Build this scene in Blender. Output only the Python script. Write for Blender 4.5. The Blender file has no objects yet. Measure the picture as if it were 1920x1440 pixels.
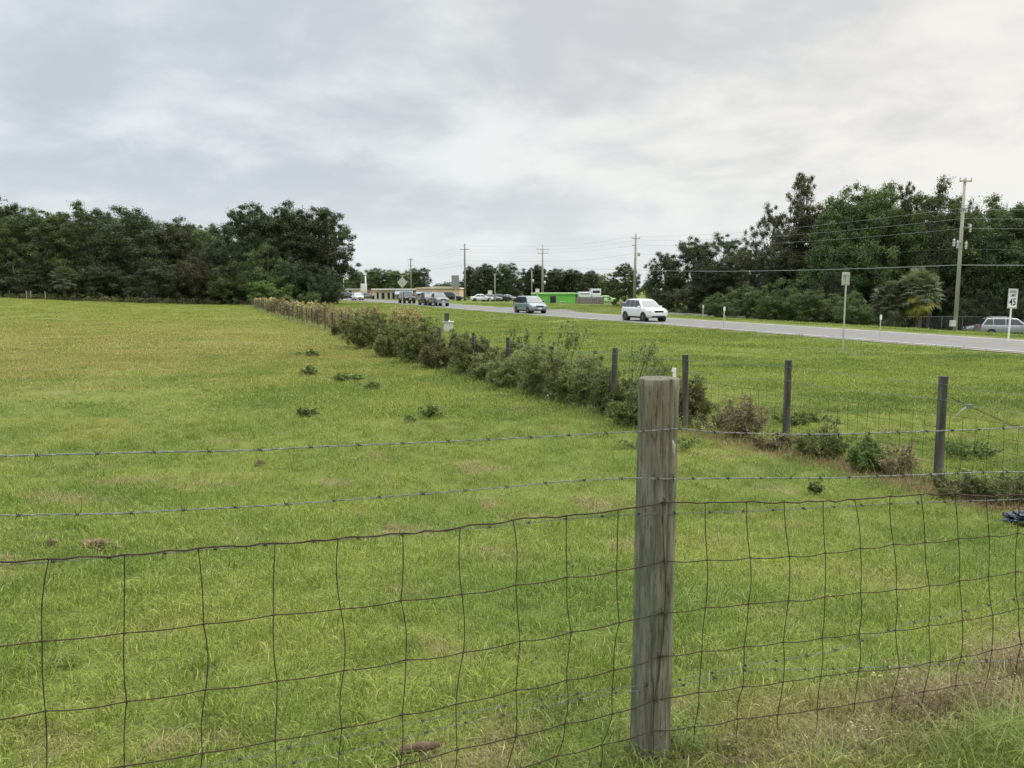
import bpy, math, random
import numpy as np
from mathutils import Vector, Matrix, noise as mnoise
S = bpy.context.scene
C = S.collection
R = math.radians
# ------------------------------------------------------------------ camera, world, sun
PITCH = R(6.78); F = 1480.0; EYE = 1.6
cam_d = bpy.data.cameras.new('camera'); cam = bpy.data.objects.new('camera', cam_d); C.objects.link(cam)
cam_d.sensor_width = 36; cam_d.lens = F/1920*36; cam_d.clip_start = 0.05; cam_d.clip_end = 6000
cam.location = (0, 0, EYE); cam.rotation_euler = (R(90)-PITCH, 0, 0); S.camera = cam
S.view_settings.view_transform = 'Standard'; S.view_settings.look = 'None'; S.view_settings.gamma = 1
S.view_settings.exposure = 0.08
SUN_EL, SUN_AZ = R(46), R(62)
w = bpy.data.worlds.new('World'); S.world = w; w.use_nodes = True
nt = w.node_tree; N = nt.nodes; L = nt.links; N.clear()
def nd(t, **k):
    n = N.new(t)
    for a, b in k.items(): setattr(n, a, b)
    return n
def mth(op, a, b=None, c=None):
    n = nd('ShaderNodeMath', operation=op)
    for i, v in enumerate((a, b, c)):
        if v is None: continue
        if isinstance(v, (int, float)): n.inputs[i].default_value = v
        else: L.new(v, n.inputs[i])
    return n.outputs[0]
def mixc(f, a, b):
    n = nd('ShaderNodeMix', data_type='RGBA')
    for s, v in ((n.inputs[0], f), (n.inputs[6], a), (n.inputs[7], b)):
        if isinstance(v, (int, float)): s.default_value = v
        elif isinstance(v, tuple): s.default_value = (*v, 1)
        else: L.new(v, s)
    return n.outputs[2]
def ramp(v, a, b, c=0.0, d=1.0, smooth=True):
    n = nd('ShaderNodeMapRange', interpolation_type='SMOOTHSTEP' if smooth else 'LINEAR')
    L.new(v, n.inputs[0])
    for i, x in enumerate((a, b, c, d)): n.inputs[i+1].default_value = x
    return n.outputs[0]
def tnoise(vec, scale, detail=6, rough=.55, dist=0.0, off=(0, 0, 0)):
    m = nd('ShaderNodeMapping'); L.new(vec, m.inputs[0]); m.inputs['Location'].default_value = off
    n = nd('ShaderNodeTexNoise'); L.new(m.outputs[0], n.inputs['Vector'])
    n.inputs['Scale'].default_value = scale; n.inputs['Detail'].default_value = detail
    n.inputs['Roughness'].default_value = rough; n.inputs['Distortion'].default_value = dist
    return n.outputs[0]
sky = nd('ShaderNodeTexSky', sky_type='NISHITA', sun_disc=False)
sky.sun_elevation = SUN_EL; sky.sun_rotation = SUN_AZ
tc = nd('ShaderNodeTexCoord'); sp = nd('ShaderNodeSeparateXYZ'); L.new(tc.outputs['Generated'], sp.inputs[0])
X, Y, Z = sp.outputs
zc = mth('MAXIMUM', Z, 0.0)
den = mth('ADD', zc, 0.27)
cb = nd('ShaderNodeCombineXYZ'); L.new(mth('DIVIDE', X, den), cb.inputs[0]); L.new(mth('MULTIPLY', mth('DIVIDE', Y, den), 1.0), cb.inputs[1])
P = cb.outputs[0]
big = tnoise(P, .95, 4, .5, .4, (3.1, 7.4, 0)); med = tnoise(P, 2.3, 7, .54, .5, (1.3, 2.2, 5)); fine = tnoise(P, 6.2, 6, .55, .2, (8, 1, 2))
dens = mth('ADD', mth('ADD', mth('MULTIPLY', big, .55), mth('MULTIPLY', med, .37)), mth('MULTIPLY', fine, .14))
side = mth('ADD', X, mth('MULTIPLY', Z, .15))          # warm bright side (towards the sun) against the blue grey side
lit = ramp(mth('ADD', mth('ADD', dens, mth('MULTIPLY', side, .085)), -.008), .44, .61)
dark_c = mixc(ramp(side, -.45, .5), (.555, .61, .665), (.65, .65, .65))
lite_c = mixc(ramp(side, -.45, .55), (.80, .855, .875), (.90, .87, .81))
cl = mixc(lit, dark_c, lite_c)
cl = mixc(ramp(Z, .17, .0, 0, .75), cl, (.77, .82, .84))       # paler towards the horizon
elev = mth('ADD', 1.0, ramp(Z, .34, .90, 0, 2.6))             # an overcast sky is brightest overhead
below = ramp(Z, -.06, -.01)
cl2 = mixc(below, (.10, .12, .06), cl)
bg1 = nd('ShaderNodeBackground'); L.new(sky.outputs[0], bg1.inputs[0]); bg1.inputs[1].default_value = .09
bg2 = nd('ShaderNodeBackground'); L.new(cl2, bg2.inputs[0]); L.new(elev, bg2.inputs[1])
mx = nd('ShaderNodeMixShader'); mx.inputs[0].default_value = .93
L.new(bg1.outputs[0], mx.inputs[1]); L.new(bg2.outputs[0], mx.inputs[2])
wo = nd('ShaderNodeOutputWorld'); L.new(mx.outputs[0], wo.inputs[0])
sd = bpy.data.lights.new('sun', 'SUN'); sd.energy = 1.5; sd.angle = R(20); sd.color = (1, .95, .86)
sun = bpy.data.objects.new('sun', sd); C.objects.link(sun)
sdir = Vector((math.sin(SUN_AZ)*math.cos(SUN_EL), math.cos(SUN_AZ)*math.cos(SUN_EL), math.sin(SUN_EL)))
sun.rotation_euler = sdir.to_track_quat('Z', 'Y').to_euler(); sun.location = (30, 30, 60)

# ------------------------------------------------------------------ lie of the land
def sm(t): t = min(1, max(0, t)); return t*t*(3-2*t)
RY = [-200, 30, 57.7, 77.7, 98.7, 148, 250, 400, 1500]
RX = [102.2, 19.6, 9.8, 2.0, -6.8, -27.0, -69, -131, -580]
_ys = np.arange(-210, 1500, 2.0); _xs = np.interp(_ys, RY, RX)
_k = np.hanning(17); _k /= _k.sum(); _xp = np.pad(_xs, 8, mode='edge'); _xs = np.convolve(_xp, _k, 'valid')
def xroad(y): return float(np.interp(y, _ys, _xs))
def xfence(y): return float(np.interp(y, [-20, 9.4, 14.1, 22.3, 30, 43, 125, 400], [14, 5.1, 1.9, -1.0, -4.6, -10.3, -42, -150]))
def roadq(x, y): return (x-xroad(y))*.935
def terrain(x, y):
    yy = y+.3*x
    z = -.8+.8*(1-sm((yy-2.5)/6.6)) if y < 60 else -.8
    z += .3*sm((y-75)/70)
    r = xfence(y)-x
    z += 1.5*sm((r-2)/55)*sm(y/115)*(1-sm((r-150)/200)*.3)
    q = roadq(x, y)
    wgt = .15+.85*(1-sm((y-80)/60))
    if q > 10: z -= min(2.3, .062*(q-10))*wgt
    if q < -3 and r < 0 and y > 8: z -= .13*math.sin(math.pi*sm(-r/4)*sm((-q-3)/6))*1.0 if True else 0
    return z
def ray(px, py):
    u, v = px-960, py-720
    return (u, math.cos(PITCH)*F-math.sin(PITCH)*v, -(math.sin(PITCH)*F+math.cos(PITCH)*v))
def at(px, py, Y):
    d = ray(px, py); k = Y/d[1]; return Vector((d[0]*k, Y, EYE+d[2]*k))
def ground(px, py):
    d = ray(px, py); Y = 1.5; st = .05; last = None
    while Y < 900:
        p = at(px, py, Y); h = p.z-terrain(p.x, p.y)
        if h < 0:
            f = last[1]/(last[1]-h) if last else 0
            Yh = last[0]+(Y-last[0])*f if last else Y
            p = at(px, py, Yh); p.z = terrain(p.x, p.y); return p
        last = (Y, h); Y *= 1.004; Y += .01
    return at(px, py, 300)
def gp(x, y, dz=0): return Vector((x, y, terrain(x, y)+dz))

# ------------------------------------------------------------------ mesh helpers
class MB:
    def __init__(s): s.v = []; s.f = []
    def add(s, vs, fs):
        o = len(s.v); s.v += [tuple(p) for p in vs]; s.f += [tuple(i+o for i in f) for f in fs]; return s
    def box(s, c, size, rot=None):
        x, y, z = (a/2 for a in size); c = Vector(c)
        vs = [Vector((i*x, j*y, k*z)) for i in (-1, 1) for j in (-1, 1) for k in (-1, 1)]
        if rot is not None: vs = [rot @ p for p in vs]
        return s.add([p+c for p in vs], [(0, 1, 3, 2), (4, 6, 7, 5), (0, 4, 5, 1), (2, 3, 7, 6), (0, 2, 6, 4), (1, 5, 7, 3)])
    def bar(s, a, b, w_, d_=None):
        a = Vector(a); b = Vector(b); v = b-a
        return s.box((a+b)/2, (w_, d_ or w_, v.length), v.to_track_quat('Z', 'Y').to_matrix())
    def tube(s, pts, r, n=6, cap=True):
        pts = [Vector(p) for p in pts]; rs = r if isinstance(r, (list, tuple)) else [r]*len(pts)
        o = len(s.v); m = len(pts)
        t = (pts[1]-pts[0]).normalized(); u = t.orthogonal().normalized()
        for i, p in enumerate(pts):
            t = (pts[min(i+1, m-1)]-pts[max(i-1, 0)])
            if t.length < 1e-9: t = Vector((0, 0, 1))
            t.normalize(); u = (u-t*u.dot(t))
            u = u.normalized() if u.length > 1e-6 else t.orthogonal().normalized()
            w2 = t.cross(u)
            for k in range(n):
                a = 2*math.pi*k/n; s.v.append(tuple(p+(u*math.cos(a)+w2*math.sin(a))*rs[i]))
        for i in range(m-1):
            for k in range(n):
                a, b = o+i*n+k, o+i*n+(k+1) % n; s.f.append((a, b, b+n, a+n))
        if cap: s.f.append(tuple(o+k for k in reversed(range(n)))); s.f.append(tuple(o+(m-1)*n+k for k in range(n)))
        return s
    def prism(s, poly, axis, a, b):
        """poly in the two other axes, extruded from a to b on axis"""
        def mk(p, t):
            q = list(p); q.insert(axis, t); return tuple(q)
        n = len(poly)
        return s.add([mk(p, a) for p in poly]+[mk(p, b) for p in poly],
                     [tuple(reversed(range(n))), tuple(range(n, 2*n))]+[(i, (i+1) % n, (i+1) % n+n, i+n) for i in range(n)])
    def mesh(s, name, smooth=False):
        m = bpy.data.meshes.new(name); m.from_pydata(s.v, [], s.f); m.update()
        if smooth: m.polygons.foreach_set('use_smooth', [True]*len(m.polygons))
        return m
def quads(name, V, tint=None):
    """V: (n,k,3) array of k-gons"""
    n, k, _ = V.shape; m = bpy.data.meshes.new(name)
    m.vertices.add(n*k); m.vertices.foreach_set('co', V.reshape(-1).astype(np.float32))
    m.loops.add(n*k); m.loops.foreach_set('vertex_index', np.arange(n*k, dtype=np.int32))
    m.polygons.add(n); m.polygons.foreach_set('loop_start', np.arange(0, n*k, k, dtype=np.int32))
    if tint is not None:
        a = m.attributes.new('tint', 'FLOAT', 'POINT'); a.data.foreach_set('value', np.repeat(tint, k).astype(np.float32))
    m.update(calc_edges=True); return m
def part(name, mesh, mat, parent=None, loc=None, smooth=None, objmat=False):
    if isinstance(mesh, MB): mesh = mesh.mesh(name, bool(smooth))
    o = bpy.data.objects.new(name, mesh); C.objects.link(o)
    if objmat:
        if not mesh.materials: mesh.materials.append(None)
        o.material_slots[0].link = 'OBJECT'; o.material_slots[0].material = mat
    elif mat and not mesh.materials: mesh.materials.append(mat)
    if parent: o.parent = parent
    if loc is not None: o.location = loc
    return o
def tag(o, label, cat, group=None, kind=None):
    o['label'] = label; o['category'] = cat
    if group: o['group'] = group
    if kind: o['kind'] = kind
    return o
def thing(name, label, cat, loc=(0, 0, 0), rz=0, group=None):
    o = bpy.data.objects.new(name, None); C.objects.link(o); o.empty_display_size = .2
    o.location = loc; o.rotation_euler = (0, 0, rz); return tag(o, label, cat, group)
def struct(o, kind='structure'): o['kind'] = kind; return o

# ------------------------------------------------------------------ materials
def newmat(name):
    global nt, N, L
    m = bpy.data.materials.new(name); m.use_nodes = True; nt = m.node_tree; N = nt.nodes; L = nt.links
    N.clear(); b = nd('ShaderNodeBsdfPrincipled'); o = nd('ShaderNodeOutputMaterial'); L.new(b.outputs[0], o.inputs[0])
    return m, b, o
def simple(name, col, rough=.6, metal=0, var=.15, scale=6, bump=0, stretch=(1, 1, 1), dirt=None, coat=0):
    m, b, o = newmat(name)
    t = nd('ShaderNodeTexCoord'); mp = nd('ShaderNodeMapping'); L.new(t.outputs['Object'], mp.inputs[0]); mp.inputs['Scale'].default_value = stretch
    n = tnoise(mp.outputs[0], scale, 5, .6)
    c = mixc(ramp(n, .3, .7), tuple(x*(1-var) for x in col), tuple(min(1, x*(1+var)) for x in col))
    if dirt:
        n2 = tnoise(mp.outputs[0], scale*.35, 6, .65, .3, (5, 5, 5)); c = mixc(ramp(n2, .5, .72), c, dirt)
    L.new(c, b.inputs['Base Color']); b.inputs['Roughness'].default_value = rough; b.inputs['Metallic'].default_value = metal
    if coat: b.inputs['Coat Weight'].default_value = coat
    if bump:
        bp = nd('ShaderNodeBump'); bp.inputs['Strength'].default_value = bump; bp.inputs['Distance'].default_value = .02
        L.new(n, bp.inputs['Height']); L.new(bp.outputs[0], b.inputs['Normal'])
    return m
def leafmat(name, c1, c2, c3=None, trans=.25, rough=.55, vary=.34):
    """leaf colours: c1 to c2 by each leaf's own tint, c3 as the odd dead or young leaf"""
    m, b, o = newmat(name)
    a = nd('ShaderNodeAttribute', attribute_name='tint'); t = a.outputs['Fac']
    oi = nd('ShaderNodeObjectInfo')
    c = mixc(ramp(t, .1, .9, smooth=False), c1, c2)
    if c3: c = mixc(ramp(t, .93, .97), c, c3)
    h = nd('ShaderNodeHueSaturation'); L.new(c, h.inputs['Color'])
    L.new(ramp(oi.outputs['Random'], 0, 1, 1-vary, 1+vary, False), h.inputs['Value'])
    L.new(ramp(oi.outputs['Random'], 0, 1, .484, .512, False), h.inputs['Hue'])
    L.new(h.outputs[0], b.inputs['Base Color']); b.inputs['Roughness'].default_value = rough
    b.inputs['Specular IOR Level'].default_value = .3
    tr = nd('ShaderNodeBsdfTranslucent'); L.new(h.outputs[0], tr.inputs[0])
    mx = nd('ShaderNodeMixShader'); mx.inputs[0].default_value = trans
    L.new(b.outputs[0], mx.inputs[1]); L.new(tr.outputs[0], mx.inputs[2]); L.new(mx.outputs[0], o.inputs[0])
    return m
def grass_color(blade):
    """colour of turf by where it grows (world position): shared by soil sheet and blades"""
    g = nd('ShaderNodeNewGeometry'); pos = g.outputs['Position']
    s = nd('ShaderNodeSeparateXYZ'); L.new(pos, s.inputs[0]); x, y, z = s.outputs
    big = tnoise(pos, .09, 4, .55); med = tnoise(pos, .55, 5, .6, .3, (4, 2, 0)); fin = tnoise(pos, 3.2, 4, .6, 0, (1, 9, 0))
    c = mixc(ramp(med, .35, .65), (.158, .238, .038), (.252, .310, .058))
    c = mixc(ramp(fin, .55, .8, 0, .35), c, (.30, .31, .09))
    # dry tan area of the pasture on the left
    dx = mth('DIVIDE', mth('ADD', x, 23.0), 18.0); dy = mth('DIVIDE', mth('ADD', y, -36.0), 21.0)
    dd = mth('SQRT', mth('ADD', mth('MULTIPLY', dx, dx), mth('MULTIPLY', dy, dy)))
    dm = ramp(mth('ADD', dd, mth('MULTIPLY', mth('ADD', big, mth('MULTIPLY', med, .8)), -1.3)), .45, -.75)
    st = nd('ShaderNodeMapping'); L.new(pos, st.inputs[0]); st.inputs['Scale'].default_value = (.5, 1.6, 1)
    strk = tnoise(st.outputs[0], .8, 6, .68, .3, (7, 3, 1))
    c = mixc(mth('MULTIPLY', dm, ramp(strk, .38, .64, .25, .95)), c, (.37, .315, .115))
    # far pasture yellower
    c = mixc(ramp(y, 18, 60, 0, .40), c, (.295, .315, .062))
    # roadside verge: fresher green
    fl = mth('ADD', mth('ADD', x, mth('MULTIPLY', y, .385)), -8.4)
    vg = ramp(fl, -.4, 1.2)
    vc = mixc(ramp(tnoise(st.outputs[0], .42, 6, .66, .5, (2, 8, 4)), .38, .60), (.118, .188, .026), (.255, .315, .052))
    vc = mixc(ramp(tnoise(st.outputs[0], 1.5, 7, .7, .4, (6, 6, 1)), .50, .66, 0, .65), vc, (.095, .150, .024))
    c = mixc(mth('MULTIPLY', vg, .85), c, vc)
    # brown litter under the roadside fence near by, and dry patches
    fd = mth('ABSOLUTE', mth('ADD', mth('ADD', x, mth('MULTIPLY', y, .50)), -9.95))
    lm = mth('MULTIPLY', ramp(mth('ADD', fd, mth('MULTIPLY', med, -1.1)), .35, -.3), ramp(y, 16, 11))
    c = mixc(mth('MULTIPLY', lm, .85), c, (.26, .16, .10))
    dry = tnoise(pos, 1.15, 5, .65, .4, (11, 3, 7))
    c = mixc(mth('MULTIPLY', ramp(dry, .55, .70, 0, .7), ramp(y, 26, 8)), c, (.38, .30, .165))
    # brown thatch in the near right corner under the fence
    nr = mth('SUBTRACT', mth('SUBTRACT', y, mth('MULTIPLY', x, .36)), 2.32)
    nm = mth('MULTIPLY', ramp(mth('ADD', mth('ABSOLUTE', nr), mth('MULTIPLY', fin, -.5)), .22, -.12), ramp(x, .25, 1.1))
    c = mixc(mth('MULTIPLY', nm, .65), c, (.30, .24, .12))
    return c, pos, fin
def grass_mats():
    m, b, o = newmat('turf_soil')
    c, pos, fin = grass_color(False)
    n = tnoise(pos, 70, 6, .8); n2 = tnoise(pos, 7.5, 8, .78)
    c2 = mixc(ramp(n, .42, .56), mixc(.80, c, (.045, .045, .020)), mixc(.35, c, (.09, .09, .035)))
    c2 = mixc(ramp(n2, .56, .74, 0, .6), c2, (.065, .070, .025))
    L.new(c2, b.inputs['Base Color']); b.inputs['Roughness'].default_value = .9; b.inputs['Specular IOR Level'].default_value = .1
    bp = nd('ShaderNodeBump'); bp.inputs['Strength'].default_value = .6; bp.inputs['Distance'].default_value = .05
    L.new(n2, bp.inputs['Height']); L.new(bp.outputs[0], b.inputs['Normal'])
    m2, b, o = newmat('grass_blade')
    c, pos, fin = grass_color(True)
    a = nd('ShaderNodeAttribute', attribute_name='tint'); t = a.outputs['Fac']
    h = nd('ShaderNodeHueSaturation'); L.new(c, h.inputs['Color']); L.new(ramp(t, 0, 1, .55, 1.65, False), h.inputs['Value'])
    c = mixc(ramp(t, .88, .92, 0, .8), h.outputs[0], (.46, .43, .19))
    L.new(c, b.inputs['Base Color']); b.inputs['Roughness'].default_value = .6; b.inputs['Specular IOR Level'].default_value = .25
    tr = nd('ShaderNodeBsdfTranslucent'); L.new(c, tr.inputs[0]); mx = nd('ShaderNodeMixShader'); mx.inputs[0].default_value = .28
    L.new(b.outputs[0], mx.inputs[1]); L.new(tr.outputs[0], mx.inputs[2]); L.new(mx.outputs[0], o.inputs[0])
    return m, m2
M = {}
M['soil'], M['blade'] = grass_mats()
M['asphalt'] = simple('asphalt', (.165, .163, .160), .9, var=.1, scale=2.5, bump=.2, stretch=(1, 1, 1), dirt=(.12, .12, .12))
M['paint_white'] = simple('road_paint', (.50, .50, .48), .8, var=.35, scale=3)
M['paint_yellow'] = simple('road_paint_yellow', (.30, .24, .09), .8, var=.1, scale=3)
M['bark'] = simple('bark', (.13, .115, .10), .95, var=.4, scale=5, bump=.5, stretch=(1, 1, .25))
M['twig'] = simple('twig', (.16, .12, .09), .9, var=.3, scale=20)
M['leaf_dark'] = leafmat('leaf_dark', (.024, .040, .018), (.095, .130, .052))
M['leaf_mid'] = leafmat('leaf_mid', (.046, .072, .028), (.150, .200, .066))
M['leaf_olive'] = leafmat('leaf_olive', (.058, .068, .030), (.165, .178, .070))
M['leaf_brown'] = leafmat('leaf_brown', (.048, .056, .028), (.145, .152, .072))
M['leaf_light'] = leafmat('leaf_light', (.065, .105, .028), (.165, .225, .07))
M['leaf_hedge'] = leafmat('leaf_hedge', (.075, .098, .028), (.275, .310, .100), (.36, .31, .17))
M['leaf_hedge2'] = leafmat('leaf_hedge_brown', (.082, .102, .034), (.265, .295, .105), (.38, .31, .20))
M['leaf_hedge3'] = leafmat('leaf_hedge_green', (.085, .120, .036), (.245, .315, .095), (.36, .34, .14))
M['leaf_rust'] = leafmat('leaf_rust', (.18, .155, .075), (.38, .34, .18), (.2, .28, .07))
M['leaf_gold'] = leafmat('leaf_gold', (.24, .20, .09), (.46, .40, .19), (.44, .33, .24))
M['leaf_weed'] = leafmat('leaf_weed', (.085, .125, .036), (.200, .265, .075))
M['palm'] = leafmat('palm_leaf', (.075, .095, .045), (.21, .235, .125))
M['palm_yellow'] = leafmat('palm_leaf_yellow', (.24, .23, .045), (.42, .42, .10))
M['old_wood'] = simple('weathered_wood', (.095, .088, .072), .95, var=.65, scale=7, bump=.6, stretch=(1, 1, .12))
M['pole_wood'] = simple('pole_wood', (.36, .34, .29), .9, var=.2, scale=3, bump=.2, stretch=(1, 1, .1), dirt=(.24, .22, .18))
M['pole_dark'] = simple('pole_wood_dark', (.22, .20, .18), .9, var=.2, scale=3, stretch=(1, 1, .1))
M['galv'] = simple('galvanised_wire', (.19, .21, .195), .55, metal=.4, var=.3, scale=60)
M['old_wire'] = simple('dull_wire', (.17, .18, .16), .7, metal=.3, var=.4, scale=60)
M['rust'] = simple('rusty_wire', (.046, .029, .019), .85, metal=.1, var=.5, scale=40)
M['steel'] = simple('sign_steel', (.50, .50, .46), .5, metal=.5, var=.1, scale=8)
M['sign_back'] = simple('sign_back', (.52, .51, .41), .55, metal=.15, var=.08, scale=5, dirt=(.40, .38, .30))
M['sign_white'] = simple('sign_white', (.78, .79, .78), .45, var=.04, scale=5)
M['black'] = simple('black_plastic', (.012, .012, .013), .5, var=.2)
M['cable'] = simple('cable', (.05, .05, .055), .6, var=.1)
M['chain'] = simple('chain_wire', (.13, .135, .13), .7, metal=.2, var=.2)
M['cable_light'] = simple('cable_bare', (.34, .36, .34), .5, metal=.3, var=.1)
M['ceramic'] = simple('insulator', (.55, .55, .52), .35, var=.1)
M['tyre'] = simple('tyre', (.018, .018, .019), .85, var=.2)
M['rim'] = simple('alloy', (.42, .43, .45), .35, metal=.8, var=.1)
M['glass'] = simple('car_glass', (.030, .036, .042), .08, var=.1, coat=.5)
M['glass_sky'] = simple('windscreen_glass', (.12, .145, .155), .06, var=.1, coat=1)
M['lamp'] = simple('headlamp_glass', (.65, .66, .66), .12, var=.05, coat=1)
M['c_white'] = simple('paint_white', (.74, .76, .77), .28, var=.03, coat=.6)
M['c_silver'] = simple('paint_silver', (.30, .325, .35), .3, metal=.35, var=.05, coat=.6)
M['c_grey'] = simple('paint_grey', (.22, .23, .25), .3, metal=.3, var=.05, coat=.6)
M['c_black'] = simple('paint_black', (.016, .017, .02), .25, var=.05, coat=.6)
M['c_lightblue'] = simple('paint_pale_blue', (.23, .28, .32), .3, metal=.3, var=.05, coat=.6)
M['c_red'] = simple('paint_red', (.35, .05, .04), .35, var=.05, coat=.5)
M['cream'] = simple('wall_cream', (.62, .55, .40), .85, var=.06, scale=.6, dirt=(.5, .44, .33))
M['tan'] = simple('wall_tan', (.60, .48, .32), .85, var=.06, scale=.6, dirt=(.48, .40, .28))
M['white_wall'] = simple('wall_white', (.70, .69, .65), .8, var=.05, scale=.7)
M['pinkbrick'] = simple('wall_pink', (.48, .27, .22), .85, var=.08, scale=2)
M['roof_grey'] = simple('roof_grey', (.48, .48, .47), .7, var=.08, scale=1)
M['roof_dark'] = simple('roof_dark', (.09, .06, .05), .8, var=.2, scale=1)
M['awning'] = simple('awning_blue_grey', (.36, .40, .44), .7, var=.06)
M['win'] = simple('window_dark', (.02, .022, .026), .15, var=.2)
M['door_grey'] = simple('door_grey', (.25, .26, .26), .5, var=.08)
M['green_wall'] = simple('wall_bright_green', (.16, .52, .07), .6, var=.05, scale=.6)
M['green_trim'] = simple('trim_pale_green', (.45, .74, .33), .6, var=.05)
M['board'] = simple('grey_boards', (.21, .185, .17), .9, var=.3, scale=9, stretch=(1, 1, .1))
M['pedestal'] = simple('pedestal_green', (.055, .07, .05), .6, var=.1)
M['concrete'] = simple('concrete', (.55, .55, .51), .9, var=.1, scale=5)
M['tarp'] = simple('blue_tarp', (.012, .026, .042), .45, var=.5, scale=15, bump=.6)
M['dung'] = simple('brown_log', (.10, .065, .042), .9, var=.4, scale=25, bump=.8)
M['dirt'] = simple('bare_dirt', (.20, .145, .09), .95, var=.6, scale=40, bump=.8)
M['gravel'] = simple('shoulder_gravel', (.20, .185, .14), .95, var=.4, scale=3, bump=.4, dirt=(.15, .19, .06))
# ------------------------------------------------------------------ ground, road
def axis(segs):
    out = [segs[0][0]]
    for a, b, st in segs:
        n = max(1, int(round((b-a)/st))); out += [a+(b-a)*(i+1)/n for i in range(n)]
    return out
gx = axis([(-2500, -500, 200), (-500, -200, 30), (-200, -60, 5), (-60, -12, 1.5), (-12, 14, .25), (14, 70, 1.5), (70, 200, 5), (200, 500, 30), (500, 2500, 200)])
gy = axis([(-300, -40, 30), (-40, -4, 4), (-4, 1, .5), (1, 16, .25), (16, 60, 1.2), (60, 260, 3), (260, 600, 30), (600, 3000, 300)])
V = []
for yy in gy:
    for xx in gx:
        z = terrain(xx, yy)
        q = roadq(xx, yy); d = math.hypot(xx, yy)
        if -1.5 < q < 9.5: b = 0
        else:
            b = .04*mnoise.noise((xx*.5, yy*.5, 0))+.012*mnoise.noise((xx*1.0, yy*1.0, 3))
            if d > 15: b += .07*mnoise.noise((xx*.15, yy*.15, 9))
        V.append((xx, yy, z+b))
nx = len(gx)
Fc = [(j*nx+i, j*nx+i+1, (j+1)*nx+i+1, (j+1)*nx+i) for j in range(len(gy)-1) for i in range(nx-1)]
gm = MB(); gm.v = V; gm.f = Fc
struct(part('ground', gm, M['soil'], smooth=True))
def strip(name, q0, q1, y0, y1, dz, mat, st=3.0, dash=None):
    mb = MB(); ys = np.arange(y0, y1, st); k = 0
    for a, b in zip(ys[:-1], ys[1:]):
        if dash and (k := k+1) % dash: continue
        vs = [(xroad(t)+q/.935, t, terrain(xroad(t)+3.7, t)+dz) for t, q in ((a, q0), (a, q1), (b, q1), (b, q0))]
        mb.add(vs, [(0, 1, 2, 3)])
    return struct(part(name, mb, mat))
strip('road_shoulder', -.45, 7.5, -60, 700, .022, M['gravel'])
strip('road', 0, 7.0, -60, 700, .03, M['asphalt'])
strip('road_marking', .35, .50, -60, 400, .036, M['paint_white'])
strip('road_marking', 6.5, 6.65, -60, 400, .036, M['paint_white'])
strip('road_marking', 3.42, 3.54, -60, 400, .036, M['paint_yellow'])
# side road leaving on the far side
sr = MB(); a0 = 90; a1 = 101
vs = []
for t in (0, 4, 8, 14, 22, 32, 45):
    fl = 5*math.exp(-t/3.5)
    ya, yb = a0-fl+t*.30, a1+fl+t*.30
    xa, xb = xroad(ya)+7.0/.935+t, xroad(yb)+7.0/.935+t
    vs += [(xa-.2, ya, terrain(xa, ya)+.05), (xb-.2, yb, terrain(xb, yb)+.05)]
sr.add(vs, [(2*i, 2*i+2, 2*i+3, 2*i+1) for i in range(6)])
struct(part('side_road', sr, M['asphalt']))

# ------------------------------------------------------------------ grass as geometry
rng = np.random.default_rng(7)
def tuft(name, n, rad, h0, h1, wid, bend=.6, dry=.12):
    polys = []; tint = []
    for i in range(n):
        r = rad*math.sqrt(rng.random()); a = rng.random()*6.283; bx, by = r*math.cos(a), r*math.sin(a)
        h = h0+(h1-h0)*rng.random()**1.5; az = rng.random()*6.283; bd = h*bend*(.3+rng.random())
        dx, dy = math.cos(az), math.sin(az); px_, py_ = -dy*wid/2, dx*wid/2
        t = rng.random()*.85 if rng.random() > dry else .95
        lv = [(0, 0, -.01, 1), (.35, .12, .5, .9), (.75, .45, .85, .6), (1, 1, 1, .08)]
        pts = [(bx+dx*bd*l[1], by+dy*bd*l[1], h*l[2] if l[2] < 1 else h*(1-.25*rng.random()), l[3]) for l in lv]
        for p, q in zip(pts[:-1], pts[1:]):
            polys.append([(p[0]-px_*p[3], p[1]-py_*p[3], p[2]), (p[0]+px_*p[3], p[1]+py_*p[3], p[2]),
                          (q[0]+px_*q[3], q[1]+py_*q[3], q[2]), (q[0]-px_*q[3], q[1]-py_*q[3], q[2])])
            tint.append(t)
    m = quads(name, np.array(polys), np.array(tint)); m.materials.append(M['blade'])
    return bpy.data.objects.new(name, m)
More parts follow.
